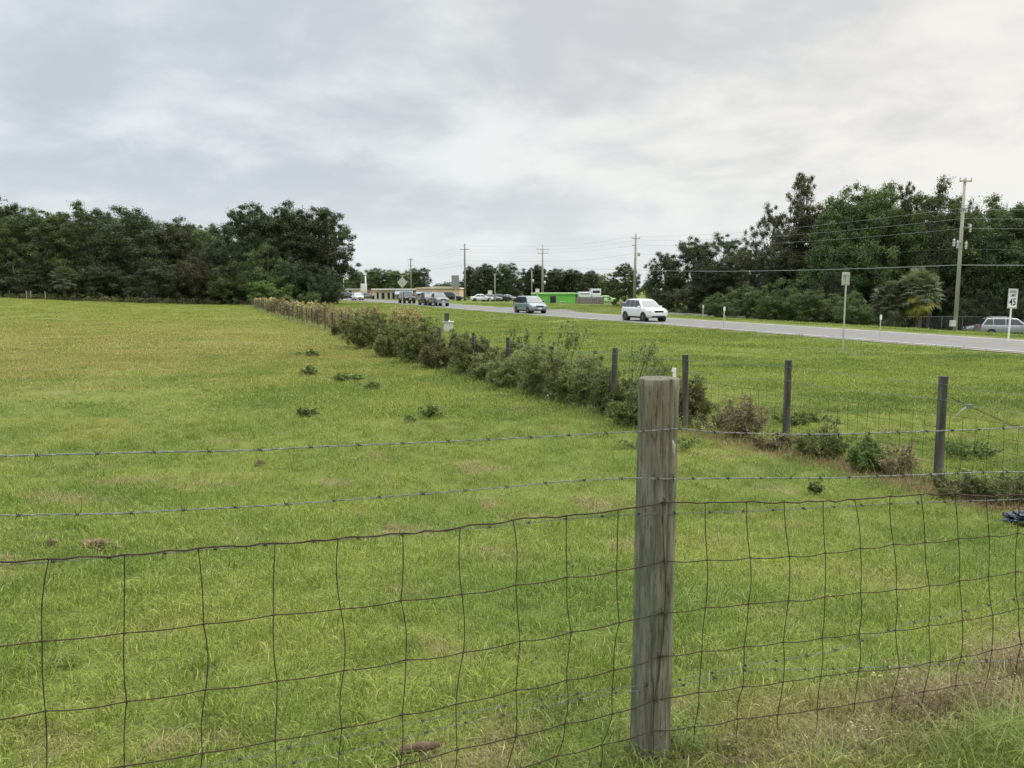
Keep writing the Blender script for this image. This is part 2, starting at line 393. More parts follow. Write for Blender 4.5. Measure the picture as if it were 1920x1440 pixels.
def scatter(name, objs, P, rot, scl, idx, label):
    col = bpy.data.collections.new(name+'_source')
    for o in objs: col.objects.link(o)
    m = bpy.data.meshes.new(name); m.vertices.add(len(P)); m.vertices.foreach_set('co', P.reshape(-1).astype(np.float32))
    for nm, ty, arr, key in (('rotv', 'FLOAT_VECTOR', rot, 'vector'), ('sclv', 'FLOAT_VECTOR', scl, 'vector'), ('pick', 'INT', idx, 'value')):
        a = m.attributes.new(nm, ty, 'POINT'); a.data.foreach_set(key, arr.reshape(-1).astype(np.int32 if ty == 'INT' else np.float32))
    o = bpy.data.objects.new(name, m); C.objects.link(o)
    g = bpy.data.node_groups.new(name+'_nodes', 'GeometryNodeTree')
    g.interface.new_socket('Geometry', in_out='INPUT', socket_type='NodeSocketGeometry'); g.interface.new_socket('Geometry', in_out='OUTPUT', socket_type='NodeSocketGeometry')
    gi = g.nodes.new('NodeGroupInput'); go = g.nodes.new('NodeGroupOutput'); iop = g.nodes.new('GeometryNodeInstanceOnPoints')
    ci = g.nodes.new('GeometryNodeCollectionInfo'); ci.inputs['Collection'].default_value = col; ci.inputs['Separate Children'].default_value = True; ci.inputs['Reset Children'].default_value = True
    def na(n_, ty):
        a = g.nodes.new('GeometryNodeInputNamedAttribute'); a.data_type = ty; a.inputs[0].default_value = n_; return a.outputs[0]
    er = g.nodes.new('FunctionNodeEulerToRotation'); g.links.new(na('rotv', 'FLOAT_VECTOR'), er.inputs[0])
    g.links.new(gi.outputs[0], iop.inputs['Points']); g.links.new(ci.outputs[0], iop.inputs['Instance']); iop.inputs['Pick Instance'].default_value = True
    g.links.new(na('pick', 'INT'), iop.inputs['Instance Index']); g.links.new(er.outputs[0], iop.inputs['Rotation']); g.links.new(na('sclv', 'FLOAT_VECTOR'), iop.inputs['Scale'])
    g.links.new(iop.outputs[0], go.inputs[0])
    md = o.modifiers.new('scatter', 'NODES'); md.node_group = g
    tag(o, label, 'grass', kind='stuff'); return o
tufts = [tuft('tuft_%d' % i, 54, .13, .012, .042, .0034, 1.3) for i in range(4)] + \
        [tuft('tuft_tall', 26, .08, .03, .08, .0040, 1.1, .2), tuft('tuft_dry', 20, .12, .02, .055, .0034, 1.8, .8)]
patches = [tuft('patch_%d' % i, 180, .6, .012, .055, .011, 1.2, .12) for i in range(3)]
def surf(x, y):
    return terrain(x, y)+(.04*mnoise.noise((x*.5, y*.5, 0))+.012*mnoise.noise((x*1.0, y*1.0, 3)) if not -1.5 < roadq(x, y) < 9.5 else -5)
GP = []; GR = []; GS = []; GI = []
def sow(y0, y1, dens, s0, s1, kinds, wgt, patchy=0, tilt=.28):
    wmax = y1*.74+3; n = int((y1-y0)*2*wmax*dens)
    xs = rng.uniform(-wmax, wmax, n); ys = rng.uniform(y0, y1, n)
    for x, y in zip(xs, ys):
        if abs(x) > y*.74+3: continue
        q = roadq(x, y)
        if -.15 < q < 7.2 or (q > 60): continue
        if patchy and mnoise.noise((x*.5, y*.5, 4)) < patchy*rng.random()-.25: continue
        hb = 1.08+.4*mnoise.noise((x*.8, y*.8, 20))
        s = rng.uniform(s0, s1); k = rng.choice(kinds, p=wgt)
        GP.append((x, y, surf(x, y)+.005)); GR.append((rng.normal()*tilt, rng.normal()*tilt, rng.random()*6.283)); GS.append((s, s, s*hb)); GI.append(k)
wn = [.21, .21, .21, .21, .03, .13]
sow(1.6, 5, 190, .7, 1.15, 6, wn); sow(5, 9, 105, .85, 1.35, 6, wn); sow(9, 17, 52, 1.0, 1.6, 6, wn); sow(17, 30, 16, 1.2, 2.0, 6, wn)
def sow2(y0, y1, dens, s0, s1):
    sow(y0, y1, dens, s0, s1, 3, [1/3]*3, tilt=.05)
scatter('grass', tufts, np.array(GP), np.array(GR), np.array(GS), np.array(GI), 'short green pasture grass with dry straw growing all over the near ground')
GP = []; GR = []; GS = []; GI = []
sow2(15, 30, 5, .9, 1.4); sow2(30, 60, 2.2, 1.2, 1.9); sow2(60, 130, .55, 1.6, 2.4)
scatter('far_grass', patches, np.array(GP), np.array(GR), np.array(GS), np.array(GI), 'low green turf of the far pasture and the roadside verge')

# ------------------------------------------------------------------ foliage builders
def leaves(cent, rad, n_each, size, flat=.75, seed=0, aspect=.55, up=.35, shell=.5):
    """leaf quads in clumps; returns V, tint"""
    g = np.random.default_rng(seed); cent = np.asarray(cent, float); rad = np.asarray(rad, float)
    nc = len(cent); n = int(n_each)
    ct = g.random(nc)
    d = g.normal(size=(nc, n, 3)); d /= np.linalg.norm(d, axis=2, keepdims=True)
    rr = (shell+(1-shell)*g.random((nc, n, 1)))*g.random((nc, n, 1))**.25
    p = cent[:, None, :]+d*rr*rad[:, None, None]*np.array([1, 1, flat])
    p = p.reshape(-1, 3); dd = d.reshape(-1, 3)
    nrm = g.normal(size=p.shape)*.8+dd*.7+np.array([0, 0, up]); nrm /= np.linalg.norm(nrm, axis=1, keepdims=True)
    t = np.cross(nrm, g.normal(size=p.shape)); t /= np.linalg.norm(t, axis=1, keepdims=True); b = np.cross(nrm, t)
    s = size*(.6+.8*g.random((len(p), 1)))
    Vq = np.stack([p-t*s, p-b*s*aspect, p+t*s, p+b*s*aspect], 1)
    tint = np.clip(np.repeat(ct, n)*.55+g.random(len(p))*.5, 0, 1)
    return Vq, tint
def wander(a, b, k, amt, rnd):
    a = Vector(a); b = Vector(b); out = []
    for i in range(k+1):
        t = i/k; p = a.lerp(b, t); s = math.sin(math.pi*t)*amt
        out.append(p+Vector((rnd.uniform(-s, s), rnd.uniform(-s, s), rnd.uniform(-s, s)*.5)))
    return out
def tree_mesh(seed, H, Rad, base, ncl, cr, nl, size, style='dome', lobes=6, limb=22, fill=0):
    """lobes hang on limbs at many heights; clumps sit on the lobes; fill adds clumps in the lower skirt of the crown"""
    rnd = random.Random(seed); cents = []; rads = []
    lob = []
    for i in range(lobes):
        a = 2.399*i+rnd.random()*.6; f = (i+.5)/lobes
        if style == 'dome':
            z = H*(base+(1-base)*(.12+.72*f)); env = math.sin(math.pi*min(1, .18+.80*f))**.6; r = Rad*env*rnd.uniform(.45, .72); lr = Rad*rnd.uniform(.26, .42)
        elif style == 'tall':
            z = H*(base+(1-base)*f*.93); r = Rad*rnd.uniform(.2, .55)*(1-.4*f); lr = Rad*rnd.uniform(.24, .38)
        elif style == 'wall':
            z = H*(.08+.82*f); r = Rad*rnd.uniform(.3, .62)*(1-.25*f); lr = Rad*rnd.uniform(.30, .44)
        else:
            z = H*rnd.uniform(.15, .74); r = Rad*rnd.uniform(.3, .66); lr = Rad*rnd.uniform(.26, .42)
        lob.append((r*math.cos(a), r*math.sin(a), min(z, H-lr*.75), lr))
    lob.append((0, 0, H-Rad*.32, Rad*.34)); 
    for i in range(ncl):
        x0, y0, z0, lr = lob[rnd.randrange(len(lob))]
        v = Vector((rnd.gauss(0, 1), rnd.gauss(0, 1), rnd.gauss(0, 1))).normalized()*lr*(rnd.random()**.4)
        p = Vector((x0, y0, z0))+Vector((v.x, v.y, v.z*.85))
        p.z = max(p.z, H*base*.9+cr*.4); cents.append(p); rads.append(cr*rnd.uniform(.5, 1.3))
    for i in range(fill):
        a = rnd.random()*6.283; rr = rnd.random()**.5*Rad*.8; cents.append(Vector((rr*math.cos(a), rr*math.sin(a), H*rnd.uniform(.02, .55)))); rads.append(cr*rnd.uniform(.7, 1.4))
    V, t = leaves(cents, rads, nl, size, seed=seed, flat=.75, shell=.15)
    V[:, :, 2] = np.maximum(V[:, :, 2], .02)
    crown = quads('crown', V, t)
    mb = MB(); tp = wander((0, 0, -.4), (rnd.uniform(-.5, .5), rnd.uniform(-.5, .5), H*.86), 7, H*.025, rnd)
    r0 = H*.020; mb.tube(tp, [r0*(1-.85*i/7) for i in range(8)], 8)
    for c in rnd.sample(cents, min(limb, len(cents))):
        zt = min(c.z*.8, H*.8)*rnd.uniform(.55, .95); k = min(6, max(0, zt/(H*.86)*7)); i = int(k)
        a = tp[i].lerp(tp[i+1], k-i); rr = r0*(1-.85*k/7)*.5
        mb.tube(wander(a, c, 4, (c-a).length*.12, rnd), [rr*(1-.8*j/4) for j in range(5)], 5)
    return mb.mesh('trunk', True), crown
TM = {
 'oak1': (tree_mesh(1, 14, 6.5, .08, 340, 1.0, 180, .10, 'dome', 18, 30, 60), 14, 6.5),
 'oak2': (tree_mesh(2, 14, 6.5, .10, 350, .95, 180, .10, 'dome', 20, 30, 60), 14, 6.5),
 'oak3': (tree_mesh(3, 14, 6.5, .06, 340, 1.05, 180, .10, 'dome', 17, 30, 70), 14, 6.5),
 'wall': (tree_mesh(15, 14, 6.5, .0, 340, 1.25, 150, .125, 'wall', 18, 10, 160), 14, 6.5),
 'open': (tree_mesh(14, 14, 6.5, .22, 240, 1.0, 170, .090, 'dome', 20, 70), 14, 6.5),
 'tall1': (tree_mesh(5, 19, 5.0, .20, 260, .85, 140, .095, 'tall', 20, 60, 30), 19, 5.0),
 'tall2': (tree_mesh(6, 19, 5.0, .38, 170, .85, 130, .095, 'tall', 16, 80), 19, 5.0),
 'bush1': (tree_mesh(7, 6, 4.2, .0, 260, .66, 150, .072, 'bush', 16, 12, 50), 6, 4.2),
 'bush2': (tree_mesh(8, 6, 4.2, .0, 260, .62, 150, .07, 'bush', 18, 12, 50), 6, 4.2),
}
rot_rnd = random.Random(11)
def tree(px, ytop, Y, wpx, kind, mat, label, ybase=None, group='trees at the wood edges', name='tree', cat='tree', trunk='trunk', crown='crown'):
    (tm, cm), H0, R0 = TM[kind]
    if ybase: p = ground(px, ybase)
    else:
        x = at(px, 560, Y).x; p = gp(x, Y)
    H = at(px, ytop, p.y).z-p.z; Rr = wpx/2/F*p.y
    t = thing(name, label, cat, p, rot_rnd.uniform(0, 6.28), group)
    t.scale = (Rr/R0, Rr/R0, H/H0)
    part(trunk, tm, M['bark'], t); part(crown, cm, M[mat], t, objmat=True)
    return t
# ------------------------------------------------------------------ woods
LW = 'trees of the wood behind the pasture'; RW = 'trees of the wood across the road'; MW = 'trees behind the far businesses'
for a in [
 (-70, 352, 133, 230, 'oak1', 'leaf_dark', 'tall dark tree rising at the left end of the wood, cut by the photo edge'),
 (10, 362, 134, 120, 'open', 'leaf_mid', 'pointed tree top standing highest at the left edge of the wood'),
 (75, 388, 131, 150, 'oak2', 'leaf_mid', 'green broad tree behind the small fan palm, lower than its neighbours'),
 (168, 374, 133, 135, 'open', 'leaf_mid', 'tree with light green domed top and bare pale trunk right of the small fan palm'),
 (262, 384, 131, 150, 'oak3', 'leaf_dark', 'very dark rounded tree in the middle of the left wood'),
 (335, 408, 133, 120, 'oak1', 'leaf_olive', 'lower olive tree filling the dip of the left wood skyline'),
 (395, 416, 134, 100, 'open', 'leaf_mid', 'lowest pale green treetop just left of the big spreading oak'),
 (478, 377, 128, 130, 'oak2', 'leaf_dark', 'left half of the big oak mass, with the highest dark crown near the pasture corner'),
 (538, 377, 128, 132, 'oak1', 'leaf_dark', 'big spreading dark oak at the right end of the left wood'),
 (592, 388, 129, 100, 'oak1', 'leaf_olive', 'olive round topped oak at the right side of the left wood'),
 (580, 440, 125, 112, 'wall', 'leaf_dark', 'dense dark tree closing the right end of the left wood down to the ground'),
 (130, 410, 150, 170, 'wall', 'leaf_dark', 'dark tree hidden deep in the left wood behind the pale trunk'),
 (40, 400, 152, 170, 'wall', 'leaf_dark', 'dark tree deep in the wood at the left photo edge'),
 (215, 405, 150, 170, 'wall', 'leaf_dark', 'dark tree hidden between the domed tree and the rounded tree of the left wood'),
 (310, 425, 150, 170, 'wall', 'leaf_dark', 'dark tree deep behind the dip of the left wood'),
 (415, 430, 148, 170, 'wall', 'leaf_dark', 'dark tree deep behind the lowest treetop of the left wood'),
 (510, 410, 146, 170, 'wall', 'leaf_dark', 'dark tree deep behind the big spreading oak')]:
    a = list(a); a[3] *= 1.3; tree(*a, group=LW)
for a in [
 (30, 490, 123, 150, 'bush1', 'leaf_dark', 'dark brush at the foot of the left wood by the photo edge'),
 (200, 492, 124, 160, 'bush2', 'leaf_dark', 'dark brush right of the small fan palm'),
 (300, 486, 124, 150, 'bush1', 'leaf_dark', 'dark brush at the foot of the very dark rounded tree'),
 (375, 470, 123, 140, 'bush2', 'leaf_brown', 'greyish brush with upright stems left of the green thicket'),
 (445, 488, 121, 130, 'bush1', 'leaf_mid', 'green thicket at the pasture corner, left part'),
 (505, 520, 117, 110, 'bush2', 'leaf_light', 'bright light green bush where the pasture fence meets the wood'),
 (500, 455, 121, 130, 'bush1', 'leaf_mid', 'tall grey green bush in front of the big oak mass'),
 (550, 470, 122, 120, 'bush2', 'leaf_dark', 'dark bush under the big spreading oak'),
 (613, 500, 120, 76, 'bush1', 'leaf_dark', 'dark bush closing the right foot of the left wood'),
 (582, 545, 112, 52, 'bush2', 'leaf_mid', 'small round grey green bush beside the fence weeds at the end of the wood')]:
    tree(*a, group='bushes along the left wood edge', name='bush', cat='bush', trunk='stems', crown='foliage')
# drooping limb tree: clumps hanging out over the road side
def limb_tree(px, ytop, Y, label):
    p = gp(at(px, 560, Y).x, Y); s = Y/F; t = thing('tree', label, 'tree', p, 0, LW); rnd = random.Random(4)
    cents = []; mb = MB(); H = at(px, ytop, Y).z-p.z
    tp = wander((0, 0, -.3), (1.5, 0, H*.8), 6, .5, rnd); mb.tube(tp, [.3-.04*i for i in range(7)], 7)
    for (ex, ey, k) in ((648, 498, 7), (655, 472, 5), (640, 450, 6), (632, 425, 6), (618, 402, 7), (645, 440, 4), (636, 478, 5), (605, 396, 5), (655, 500, 3)):
        e = at(ex, ey, Y)-p; a = tp[min(6, int(e.z/H*6))]
        ln = wander(a, e, 6, .8, rnd); mb.tube(ln, [.11-.014*i for i in range(7)], 5)
        for j in range(k*2): cents.append(ln[rnd.choice((4, 5, 6, 6))]+Vector((rnd.gauss(0, .7), rnd.gauss(0, .8), rnd.gauss(0, .45))))
    part('trunk', mb, M['bark'], t, smooth=True)
    Vq, ti = leaves(cents, [rnd.uniform(.6, 1.15) for _ in cents], 150, .11, seed=3, flat=.6)
    m = quads('crown', Vq, ti); part('crown', m, M['leaf_dark'], t)
limb_tree(610, 398, 126, 'tree with long ragged limbs drooping out to the right of the left wood')

for a in [
 (1172, 492, 128, 76, 'oak2', 'leaf_mid', 'small bushy tree just left of the leaning pole behind the white car'),
 (1245, 470, 122, 90, 'oak3', 'leaf_dark', 'dark tree just right of the leaning pole behind the white car'),
 (1300, 444, 118, 105, 'oak1', 'leaf_dark', 'dark rounded tree, second right of the pole behind the white car'),
 (1352, 434, 116, 112, 'open', 'leaf_dark', 'tree with ragged top at the left of the right wood skyline gap'),
 (1395, 462, 108, 95, 'oak2', 'leaf_olive', 'olive tree standing under the sky gap of the right wood'),
 (1442, 378, 104, 92, 'open', 'leaf_brown', 'open oak with sky showing below its crown left of the tallest tree'),
 (1497, 318, 98, 96, 'tall2', 'leaf_olive', 'tallest sparse tree of the right wood, bare pale trunk showing'),
 (1528, 378, 97, 118, 'oak2', 'leaf_brown', 'grey brown tree just right of the tallest sparse tree'),
 (1585, 348, 90, 120, 'oak1', 'leaf_mid', 'green leafy tree in the left part of the right wood skyline'),
 (1638, 334, 88, 124, 'oak3', 'leaf_mid', 'tree with airy domed top in the middle of the right wood'),
 (1690, 336, 88, 66, 'tall2', 'leaf_brown', 'slender tree with small feathery brownish top between two domed trees'),
 (1742, 330, 86, 116, 'open', 'leaf_mid', 'tall green tree with layered top just left of the concrete grey pole'),
 (1790, 375, 86, 90, 'wall', 'leaf_dark', 'dark tree directly behind the tall grey pole'),
 (1865, 360, 84, 140, 'open', 'leaf_mid', 'domed tree right of the tall grey pole with pale gaps'),
 (1935, 372, 82, 130, 'oak1', 'leaf_mid', 'green tree at the right photo edge above the parked cars'),
 (1850, 440, 82, 130, 'wall', 'leaf_dark', 'dark broad tree behind the parked wagon'),
 (1675, 388, 95, 190, 'wall', 'leaf_mid', 'dark tree deep behind the fan palms'),
 (1560, 400, 97, 190, 'wall', 'leaf_dark', 'dark tree deep in the right wood behind the thicket'),
 (1470, 462, 100, 150, 'wall', 'leaf_dark', 'dark tree filling the wood beneath the open oak'),
 (1775, 396, 92, 200, 'wall', 'leaf_dark', 'dark tree deep in the right wood behind the tall grey pole'),
 (1340, 490, 108, 120, 'wall', 'leaf_dark', 'low dark tree at the left foot of the right wood'),
 (1640, 380, 100, 150, 'wall', 'leaf_dark', 'dark tree behind the airy domed tree of the right wood'),
 (1905, 392, 96, 200, 'wall', 'leaf_dark', 'dark tree deep in the wood at the right photo edge')]:
    a = list(a); a[3] *= 1.0 if a[4] in ('tall2', 'wall') or a[0] < 1260 else 1.2 if a[0] < 1450 else 1.6; tree(*a, group=RW)
for a in [
 (1345, 548, 92, 80, 'bush1', 'leaf_mid', 'leftmost leafy bush of the thicket on the far roadside'),
 (1400, 530, 88, 110, 'bush2', 'leaf_mid', 'broad leafy bush in the thicket right of the small roadside marker'),
 (1465, 520, 84, 110, 'bush1', 'leaf_mid', 'tall green bush in the middle of the thicket'),
 (1530, 535, 80, 110, 'bush2', 'leaf_mid', 'dense bush of the thicket left of the sign seen from behind'),
 (1600, 545, 76, 90, 'bush1', 'leaf_mid', 'bush of the thicket right of the sign seen from behind'),
 (1640, 580, 78, 80, 'bush2', 'leaf_dark', 'low dark bush below the fan palms'),
 (1560, 490, 84, 110, 'bush1', 'leaf_dark', 'dark vine covered bush above the thicket'),
 (1235, 540, 110, 80, 'bush1', 'leaf_dark', 'dark bush behind the roof of the white car'),
 (1290, 530, 108, 90, 'bush2', 'leaf_brown', 'brownish bush at the dark left end of the right wood'),
 (1830, 540, 79, 110, 'bush1', 'leaf_dark', 'dark bush behind the chain link fence beside the tall grey pole'),
 (1925, 540, 78, 110, 'bush2', 'leaf_brown', 'brownish bush behind the parked cars')]:
    tree(*a, group='bushes of the thicket across the road', name='bush', cat='bush', trunk='stems', crown='foliage')
for a in [
 (640, 520, 235, 48, 'wall', 'leaf_mid', 'small far tree right beside the end of the left wood'),
 (672, 505, 250, 74, 'wall', 'leaf_mid', 'pale far tree behind the white lamp column'),
 (705, 503, 245, 67, 'wall', 'leaf_mid', 'rounded far tree left of the diamond sign'),
 (742, 507, 245, 67, 'wall', 'leaf_mid', 'far tree behind the diamond sign'),
 (778, 504, 240, 64, 'wall', 'leaf_mid', 'far tree just right of the thin far pole'),
 (797, 500, 238, 40, 'tall1', 'leaf_dark', 'taller dark far tree at the right end of the clump behind the tan building'),
 (835, 532, 320, 67, 'wall', 'leaf_mid', 'lowest tiny tree in the gap above the tan building'),
 (884, 500, 205, 64, 'wall', 'leaf_dark', 'dark far tree right of the far pole at the left of the dark grove'),
 (915, 496, 200, 75, 'wall', 'leaf_dark', 'dark domed tree left of the short pole in the dark grove'),
 (947, 494, 198, 75, 'wall', 'leaf_dark', 'highest dark tree of the dark grove'),
 (985, 502, 200, 55, 'open', 'leaf_dark', 'ragged topped tree above the silver minivan'),
 (1010, 498, 202, 67, 'wall', 'leaf_dark', 'dark tree behind the pole above the green building'),
 (1042, 504, 205, 81, 'wall', 'leaf_dark', 'dark tree directly above the green building'),
 (1078, 506, 205, 75, 'wall', 'leaf_dark', 'dark tree above the wooden yard fence'),
 (1105, 508, 208, 59, 'wall', 'leaf_dark', 'dark tree at the right end of the dark grove above the white trucks'),
 (1132, 525, 215, 67, 'wall', 'leaf_mid', 'low far tree in the gap between the dark grove and the small bushy tree')]:
    tree(*a, group=MW)
# far wood closing the horizon, reads as one mass
g = np.random.default_rng(5); cs = []; rs = []
for i in range(700):
    x = g.uniform(-420, 420); cs.append((x, 420+abs(x)*.1+g.uniform(-12, 12), -.5+g.uniform(0, 1)**.7*(6.2+2.2*math.sin(x*.05)+1.5*math.sin(x*.17)))); rs.append(g.uniform(2.2, 4.2))
Vq, ti = leaves(cs, rs, 80, .55, seed=9)
tag(part('far_wood', quads('far_wood', Vq, ti), M['leaf_mid']), 'low distant line of woods along the horizon', 'wood', kind='stuff')

# ------------------------------------------------------------------ fan palms
def palm(px, ybase, ytop, Rpx, label, nf=46, trunk=.30, yellow=0, seed=1, Y=None):
    p = gp(at(px, 560, Y).x, Y); H = at(px, ytop, p.y).z-p.z; Rr = Rpx/F*p.y
    t = thing('fan_palm', label, 'palm tree', p, 0); rnd = random.Random(seed)
    th = max((H-Rr*1.05), .4)
    mb = MB(); mb.tube([(0, 0, -.3), (.05, 0, th*.5), (0, .05, th)], [.26, .22, .2], 10); part('trunk', mb, M['bark'], t, smooth=True)
    pol = {0: [], 1: []}; tin = {0: [], 1: []}; st = MB()
    for i in range(nf):
        az = i*2.399+rnd.random()*.5; el = R(82)-R(150)*(i/nf)**.9; dead = 1 if (i > nf-yellow) else 0
        if dead: az = -1.57+rnd.uniform(-1.1, 1.3); el = R(rnd.uniform(-75, -15))
        d = Vector((math.cos(az)*math.cos(el), math.sin(az)*math.cos(el), math.sin(el))); base = Vector((0, 0, th))
        pl = Rr*rnd.uniform(.42, .68); hub = base+d*pl+Vector((0, 0, -.06*Rr))
        st.tube([base, base+d*pl*.5+Vector((0, 0, .03*Rr)), hub], .018, 4, False)
        sid = d.cross(Vector((0, 0, 1))); sid = sid.normalized() if sid.length > .1 else Vector((1, 0, 0)); up = sid.cross(d)
        nb = 22; lw = rnd.random()
        for j in range(nb):
            a = R(-118)+R(236)*j/(nb-1); fl = Rr*.36*(1-.25*abs(a)/2.2)*rnd.uniform(.85, 1.1)
            v = d*math.cos(a)+sid*math.sin(a)*.95; n = up*.05
            mid = hub+v*fl*.6+up*.10*math.cos(a*.7)*Rr*.3; tip = hub+v*fl+Vector((0, 0, -1))*fl*rnd.uniform(.05, .25); wv = v.cross(up).normalized()*fl*.055
            pol[dead] += [[tuple(hub-wv*.3), tuple(mid-wv), tuple(mid+wv), tuple(hub+wv*.3)], [tuple(mid-wv), tuple(tip-wv*.1), tuple(tip+wv*.1), tuple(mid+wv)]]
            tt = min(1, max(0, lw*.6+rnd.random()*.4)); tin[dead] += [tt, tt]
    part('frond_stalks', st, M['leaf_light'], t)
    part('fronds', quads('fronds', np.array(pol[0]), np.array(tin[0])), M['palm'], t)
    if pol[1]: part('yellow_fronds', quads('yellow_fronds', np.array(pol[1]), np.array(tin[1])), M['palm_yellow'], t)
palm(122, 0, 489, 31, 'small grey green fan palm standing alone before the left wood', seed=1, Y=119, nf=70)
palm(1722, 0, 490, 52, 'taller fan palm left of the grey pole, yellow dead fronds hanging low', seed=2, Y=71, nf=130, yellow=30)
palm(1672, 0, 514, 48, 'lower fan palm left of the taller fan palm', seed=3, Y=72, nf=110)

# ------------------------------------------------------------------ hedge shrubs along the roadside fence
def shrub_mesh(seed, W, H, D, ncl, nl, size, twiggy=0.0):
    """irregular brush: several bushes grown into each other, arching stems fanning out, clumps of small leaves"""
    rnd = random.Random(seed); st = MB(); cents = []; rads = []; lob = []
    for i in range(7):
        a = 2.399*i+rnd.random(); rr = .12+.34*((i+.5)/7)**.5
        lob.append((math.cos(a)*W*rr, math.sin(a)*D*rr, H*(rnd.uniform(.55, 1.0) if i else 1.0), rnd.uniform(.16, .26)))
    for (lx, ly, lh, lw) in lob:
        for k in range(int(6+4*twiggy)):
            b = Vector((lx*.55+rnd.gauss(0, .05)*W, ly*.55+rnd.gauss(0, .05)*D, -.05)); a = rnd.random()*6.283; sp = lw*rnd.uniform(.3, 1.15)
            e = Vector((lx+math.cos(a)*W*sp, ly+math.sin(a)*D*sp, lh*rnd.uniform(.55, 1.12)))
            ln = wander(b, e, 5, .08*H, rnd); r0 = .006*(1+H*.3)
            st.tube(ln, [r0*(1-.15*j) for j in range(6)], 4, False)
            for q_ in range(3):
                q = ln[rnd.choice((2, 3, 4))]; e2 = q+Vector((rnd.gauss(0, .22), rnd.gauss(0, .22), rnd.uniform(.05, .38)))*H*.5
                st.tube([q, q.lerp(e2, .5)+Vector((0, 0, .03)), e2], [.005, .004, .002], 3, False); cents.append(e2); rads.append(rnd.uniform(.07, .16)*H)
            for q in ln[2:]: cents.append(q); rads.append(rnd.uniform(.07, .16)*H)
    for i in range(ncl):
        lx, ly, lh, lw = rnd.choice(lob); v = Vector((rnd.gauss(0, 1), rnd.gauss(0, 1), rnd.gauss(0, 1))).normalized()*rnd.random()**.3
        z = lh*(.5+.5*v.z); cents.append(Vector((lx+v.x*W*lw, ly+v.y*D*lw, max(.04, z)))); rads.append(rnd.uniform(.10, .24)*H)
    V, t = leaves(cents, rads, nl, size, seed=seed, flat=.9, shell=.1)
    V[:, :, 2] = np.maximum(V[:, :, 2], .0)
    return st, quads('foliage', V, t)
HG = 'brush grown into the roadside fence'
def shrub(px, yb, yt, wpx, mat, label, seed, group=HG, ncl=70, nl=70, size=None, twiggy=0, name='shrub', cat='shrub', dep=.8):
    p = ground(px, yb); W = wpx/F*p.y; D = W*dep; yc = p.y+D*.42; x = at(px, yb, yc).x; q = gp(x, yc)
    H = at(px, yt, yc).z-q.z
    H *= .86; W *= 1.15
    t = thing(name, label, cat, q, 0, group); sz = size or max(.009, min(.036, p.y*.0008+.002)); ncl = int(ncl*.9); nl = int(nl*1.5)
    st, fo = shrub_mesh(seed, W, H, D, ncl, nl, sz, twiggy)
    part('stems', st, M['twig'], t); part('foliage', fo, M[mat], t)
for a in [
 (655, 634, 596, 56, 'leaf_hedge', 'small dark shrub at the far end of the hedge next to the last visible posts', 21),
 (692, 656, 583, 84, 'leaf_hedge', 'round dark olive shrub, leftmost big one of the hedge', 22),
 (742, 672, 600, 66, 'leaf_hedge', 'lower olive shrub between the two tallest far hedge shrubs', 23),
 (788, 684, 588, 76, 'leaf_hedge', 'peaked dark shrub left of the green utility box', 24),
 (838, 694, 614, 82, 'leaf_hedge2', 'brownish shrub directly below the green utility box', 25),
 (885, 706, 620, 84, 'leaf_hedge', 'dark shrub just right of the green utility box', 26),
 (930, 718, 644, 82, 'leaf_hedge2', 'brown tangled shrub in the lower stretch of the hedge', 27),
 (978, 732, 636, 90, 'leaf_hedge2', 'brown shrub with tall bare twigs in the middle of the hedge', 28),
 (1025, 746, 640, 92, 'leaf_hedge2', 'dark brown grey shrub in the thick middle of the hedge', 29),
 (1072, 758, 648, 88, 'leaf_hedge', 'dark shrub with olive leaves right of the hedge middle', 30),
 (1112, 770, 668, 80, 'leaf_hedge3', 'green leafy vine shrub at the near end of the hedge', 31),
 (1160, 786, 690, 76, 'leaf_hedge3', 'yellow green weedy shrub wrapped around the post left of the big post', 32)]:
    shrub(*a, ncl=95, nl=85)
shrub(1222, 800, 660, 56, 'leaf_hedge2', 'airy brownish seed plant rising behind the big post', 33, ncl=8, nl=22, twiggy=1.5)
shrub(1190, 805, 725, 84, 'leaf_hedge3', 'low green weeds left of the big post', 34, ncl=40, nl=60)
shrub(1296, 800, 700, 44, 'leaf_hedge', 'narrow dark shrub climbing the post right behind the big post', 35, ncl=40, nl=60)
shrub(1340, 812, 770, 80, 'leaf_hedge2', 'low brown scrub right of the big post', 36, ncl=30, nl=50)
shrub(1392, 828, 738, 62, 'leaf_rust', 'reddish twiggy bush left of the middle roadside post', 37, ncl=8, nl=24, twiggy=1.5)
shrub(1538, 866, 782, 86, 'leaf_hedge', 'spreading grey green shrub between the two near roadside posts', 38, ncl=30, nl=30, twiggy=.8)
shrub(1622, 888, 812, 46, 'leaf_weed', 'small dark green upright shrub beside the rusty one', 39, ncl=40, nl=60)
shrub(1672, 892, 822, 82, 'leaf_rust', 'rusty brown bush just left of the nearest roadside post', 40, ncl=12, nl=20, twiggy=1.2)
shrub(1812, 868, 828, 100, 'leaf_weed', 'low leafy green weeds right of the nearest roadside post', 41, ncl=26, nl=40)
shrub(1800, 940, 882, 90, 'leaf_hedge2', 'brown scrub at the foot right of the nearest roadside post', 42, ncl=10, nl=22, twiggy=1)
shrub(1880, 950, 868, 100, 'leaf_hedge2', 'brown tangled scrub above the blue bag at the right edge', 43, ncl=12, nl=24, twiggy=1)
shrub(1450, 848, 806, 70, 'leaf_rust', 'low reddish litter of twigs at the foot of the middle roadside post', 44, ncl=10, nl=26, twiggy=.6)
shrub(1500, 800, 772, 90, 'leaf_hedge3', 'low pale weeds behind the middle roadside post', 45, ncl=26, nl=36)
